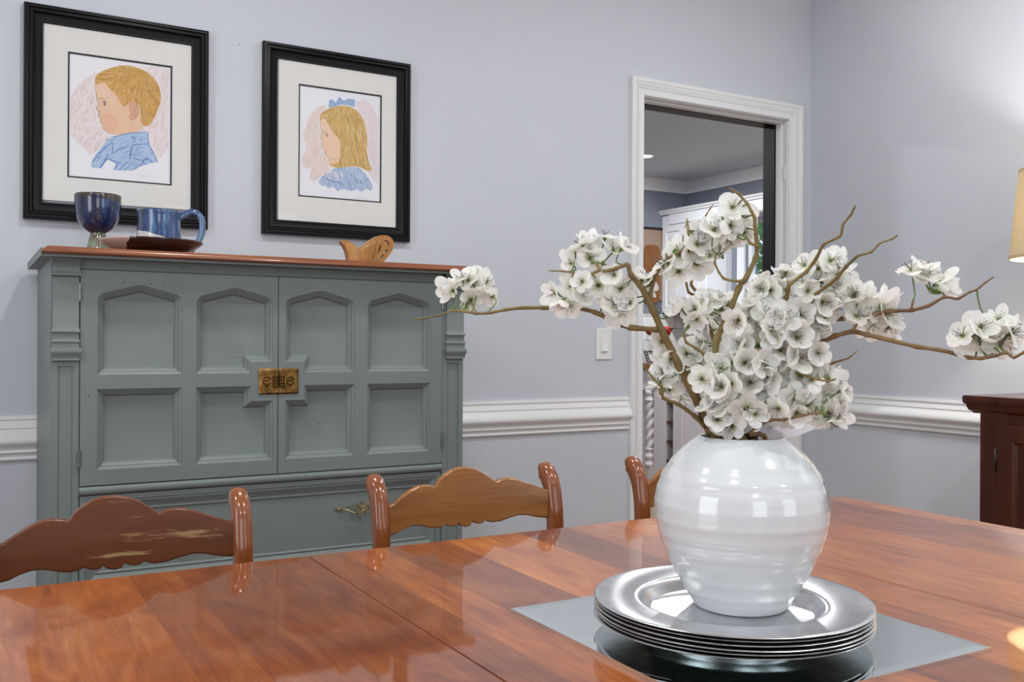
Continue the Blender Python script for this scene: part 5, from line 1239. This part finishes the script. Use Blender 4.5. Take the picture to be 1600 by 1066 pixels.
bm = bmesh.new(); box(bm, (BX, yC+.001, .0), (BX+.05, yB, BT)); box(bm, (BX, yE, 0), (BX+.04, yD_, BT)); box(bm, (BX, yC, BT-.17), (BX+.04, KY-.02, BT)); box(bm, (BX, yB, 0), (BX+.05, yA+.04, .10)); obj('face_frame', bm, 'kgrey', bc)
bm = bmesh.new(); box(bm, (BX+.02, 3.4, .1), (BX+.04, yE-.005, BT-.02)); obj('door', bm, 'kgrey', bc)
for z in (.16, .31, .46, .61): 
    bm = bmesh.new(); box(bm, (BX+.03, yD_+.001, z), (BX+.41, yC-.001, z+.015)); obj('wine_shelf', bm, 'mahog', bc)
# twisted column
bm = bmesh.new(); ycx = (yA+yB)/2; xcx = BX+.035; R_ = .048; rg = []; seg = 32
zz = [.10+i*(BT-.17-.10)/110 for i in range(111)]
for z in zz:
    t = (z-.1)/(BT-.27); tw = 1 if .24 < t < .86 else 0; rg.append([])
    rad = R_*(1 if tw else (1.0+.10*sin(t*60)))
    for k in range(seg):
        a = 2*pi*k/seg; r = rad*(1-.26*tw*(.5+.5*cos(3*(a-z*26)))**1.5); rg[-1].append(bm.verts.new((xcx+r*cos(a), ycx+r*sin(a), z)))
for a, b in zip(rg, rg[1:]):
    for k in range(seg): bm.faces.new([a[k], a[(k+1) % seg], b[(k+1) % seg], b[k]])
bm.faces.new(rg[0][::-1]); bm.faces.new(rg[-1]); obj('twisted_column', bm, 'kgrey', bc, smooth=True)
bm = bbox((BX-.03, 3.4, BT), (KX-.009, KY-.009, .912), .004); o = obj('countertop', bm, 'boardwood'); recenter(o, (BX+.3, 5, BT)); tag(o, 'brown wooden kitchen countertop on the grey base cabinet', 'countertop')
# added tan panel in place of warm light on the kitchen wall; carved board
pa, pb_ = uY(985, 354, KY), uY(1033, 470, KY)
bm = bmesh.new(); box(bm, (pa.x, KY-.012, pb_.z), (pb_.x+.01, KY-.0005, pa.z)); box(bm, (pa.x, KY-.02, pa.z-.012), (pb_.x+.01, KY-.0005, pa.z+.006), 1); o = obj('warm_light_panel', bm, ['tan', 'blackjamb']); recenter(o, ((pa.x+pb_.x)/2, KY, pb_.z)); tag(o, 'added tan panel with dark top edge, standing in for warm light on the far kitchen wall', 'stand-in panel')
pa, pb_ = uY(1007.5, 382, KY-.03), uY(1030.5, 474, KY-.03); xm, zm_ = (pa.x+pb_.x)/2, (pa.z+pb_.z)/2; hw, hh = (pb_.x-pa.x)/2, (pa.z-pb_.z)/2
def sup(s, n_=40, e_=.45): return [(xm+s*hw*(abs(cos(a))**e_)*(1 if cos(a) >= 0 else -1), zm_+s*hh*(abs(sin(a))**(e_*.6))*(1 if sin(a) >= 0 else -1)*(1 if s == 1 else 1)) for a in [2*pi*k/n_ for k in range(n_)]]
bd = empty('carved_board', (xm, KY-.012, pb_.z), 'long rounded brown carved wooden board on the tan kitchen panel', 'wooden board')
bm = bmesh.new(); poly_prism(bm, sup(1), KY-.035, KY-.0125); bmesh.ops.bevel(bm, geom=[e for e in bm.edges if e.is_boundary is False and abs(e.verts[0].co.y-e.verts[1].co.y) < 1e-6 and abs(e.verts[0].co.y-(KY-.035)) < 1e-5 and e.calc_face_angle(0) > 1], offset=.004, segments=2, affect='EDGES'); obj('board', bm, 'boardwood', bd)
bm = bmesh.new()
for s in (-1, 1):
    for zz in (.18, -.02, -.22): tube(bm, smooth_path([V(xm, KY-.036, zm_+hh*(zz-.1)), V(xm+s*hw*.55, KY-.037, zm_+hh*(zz+.05)), V(xm+s*hw*.35, KY-.037, zm_+hh*(zz+.22)), V(xm+s*hw*.05, KY-.036, zm_+hh*(zz+.12))], 4), .004, 6)
obj('carving', bm, 'boardwood', bd, smooth=True)
# fruit stand on the counter
fs = empty('wire_fruit_stand', (4.95, 5.9, .912), 'black two-tier wire fruit stand on the kitchen counter', 'fruit basket')
fp = uX(1030, 520, 4.85); fx, fy = 4.85, fp.y; fs.location = (fx, fy, .912)
cz1, cz2 = uX(1030, 524, 4.85).z, .912
bm = bmesh.new(); tube(bm, [V(fx, fy, .912), V(fx, fy, uX(1030, 488, 4.85).z)], .004, 8); tube(bm, [V(fx+.02*cos(a), fy, uX(1030, 488, 4.85).z+.02+.02*sin(a)) for a in [2*pi*k/12 for k in range(13)]], .003, 6); obj('pole', bm, 'black', fs, smooth=True)
for zc, rr, hh2 in ((cz1, .105, .05), (.925, .12, .085)):
    bm = bmesh.new()
    for j in range(4):
        r = rr*(.78+.22*j/3); tube(bm, [V(fx+r*cos(2*pi*k/32), fy+r*sin(2*pi*k/32), zc+hh2*j/3) for k in range(33)], .0026, 5)
    for k in range(20):
        a = 2*pi*k/20; tube(bm, [V(fx, fy, zc), V(fx+rr*.78*cos(a), fy+rr*.78*sin(a), zc), V(fx+rr*cos(a), fy+rr*sin(a), zc+hh2), V(fx+rr*1.12*cos(a), fy+rr*1.12*sin(a), zc+hh2+.008)], .0020, 5)
    obj('basket', bm, 'black', fs, smooth=True)
k_ = 0
for (zc, lst) in ((cz1, [(-.055, -.05, 'red', 'apple', .036), (.03, -.06, 'red', 'apple', .036), (-.06, .05, 'red', 'apple', .035), (.05, .045, 'green', 'apple', .035)]), (.925, [(-.06, -.055, 'orange', 'orange', .038), (.05, -.07, 'orange', 'orange', .038)])):
    for dx, dy_, mt, nm, r in lst:
        where = ['nearest the pole in the upper basket, left', 'front right of the upper basket', 'back left of the upper basket', 'green one at the back of the upper basket', 'left one in the lower basket', 'right one in the lower basket'][k_]; k_ += 1
        o = obj(nm, lathe([(0, .008-r), (r*.35, -r*.93), (r*.8, -r*.62), (r, 0), (r*.85, r*.6), (r*.4, r*.92), (r*.1, r*.8), (0, r*.72)], 20), mt, smooth=True, loc=(fx+dx, fy+dy_, zc+r*.95+.003))
        tag(o, '%s %s in the wire fruit stand, %s' % ({'red': 'red', 'green': 'green', 'orange': 'orange'}[mt], nm, where), 'fruit', 'fruit in the wire stand')
np_ = uX(1046, 560, 5.16)
cn = empty('canister', (5.16, np_.y, .912), 'dark navy canister beside the fruit stand on the kitchen counter', 'canister')
hz = uX(1046, 535, 5.16).z-.912
obj('jar_body', lathe([(0, 0), (.09, 0), (.095, .01), (.095, hz-.03), (0, hz-.03)], 32, None, (5.16, np_.y, .912)), 'navy', cn, autos=40)
obj('lid', lathe([(0, hz-.03), (.098, hz-.03), (.098, hz-.008), (.07, hz), (0, hz)], 32, None, (5.16, np_.y, .912)), 'navy', cn, autos=40)
# recessed kitchen light
kp = uZ(1008, 243.5, KZ)
kl = empty('ceiling_light', (kp.x, kp.y, KZ), 'small round recessed ceiling light glowing in the kitchen', 'ceiling light')
obj('trim_ring', lathe([(.050, -.001), (.052, -.006), (.070, -.005), (.072, 0)], 32, None, (kp.x, kp.y, KZ)), 'kwhite', kl, smooth=True)
bm = lathe([(0, -.003), (.05, -.003), (.05, -.001)], 32, None, (kp.x, kp.y, KZ)); obj('diffuser', bm, 'canglow', kl)
area('kitchen_lamp', (kp.x, kp.y, KZ-.01), (0, 0, 0), .1, .1, 18, (.94, .97, 1), 'DISK')
area('kitchen_lamp', (2.6, 4.6, KZ-.01), (0, 0, 0), .1, .1, 30, (.94, .97, 1), 'DISK')
area('kitchen_lamp', (4.3, 4.4, KZ-.01), (0, 0, 0), .1, .1, 30, (.94, .97, 1), 'DISK')
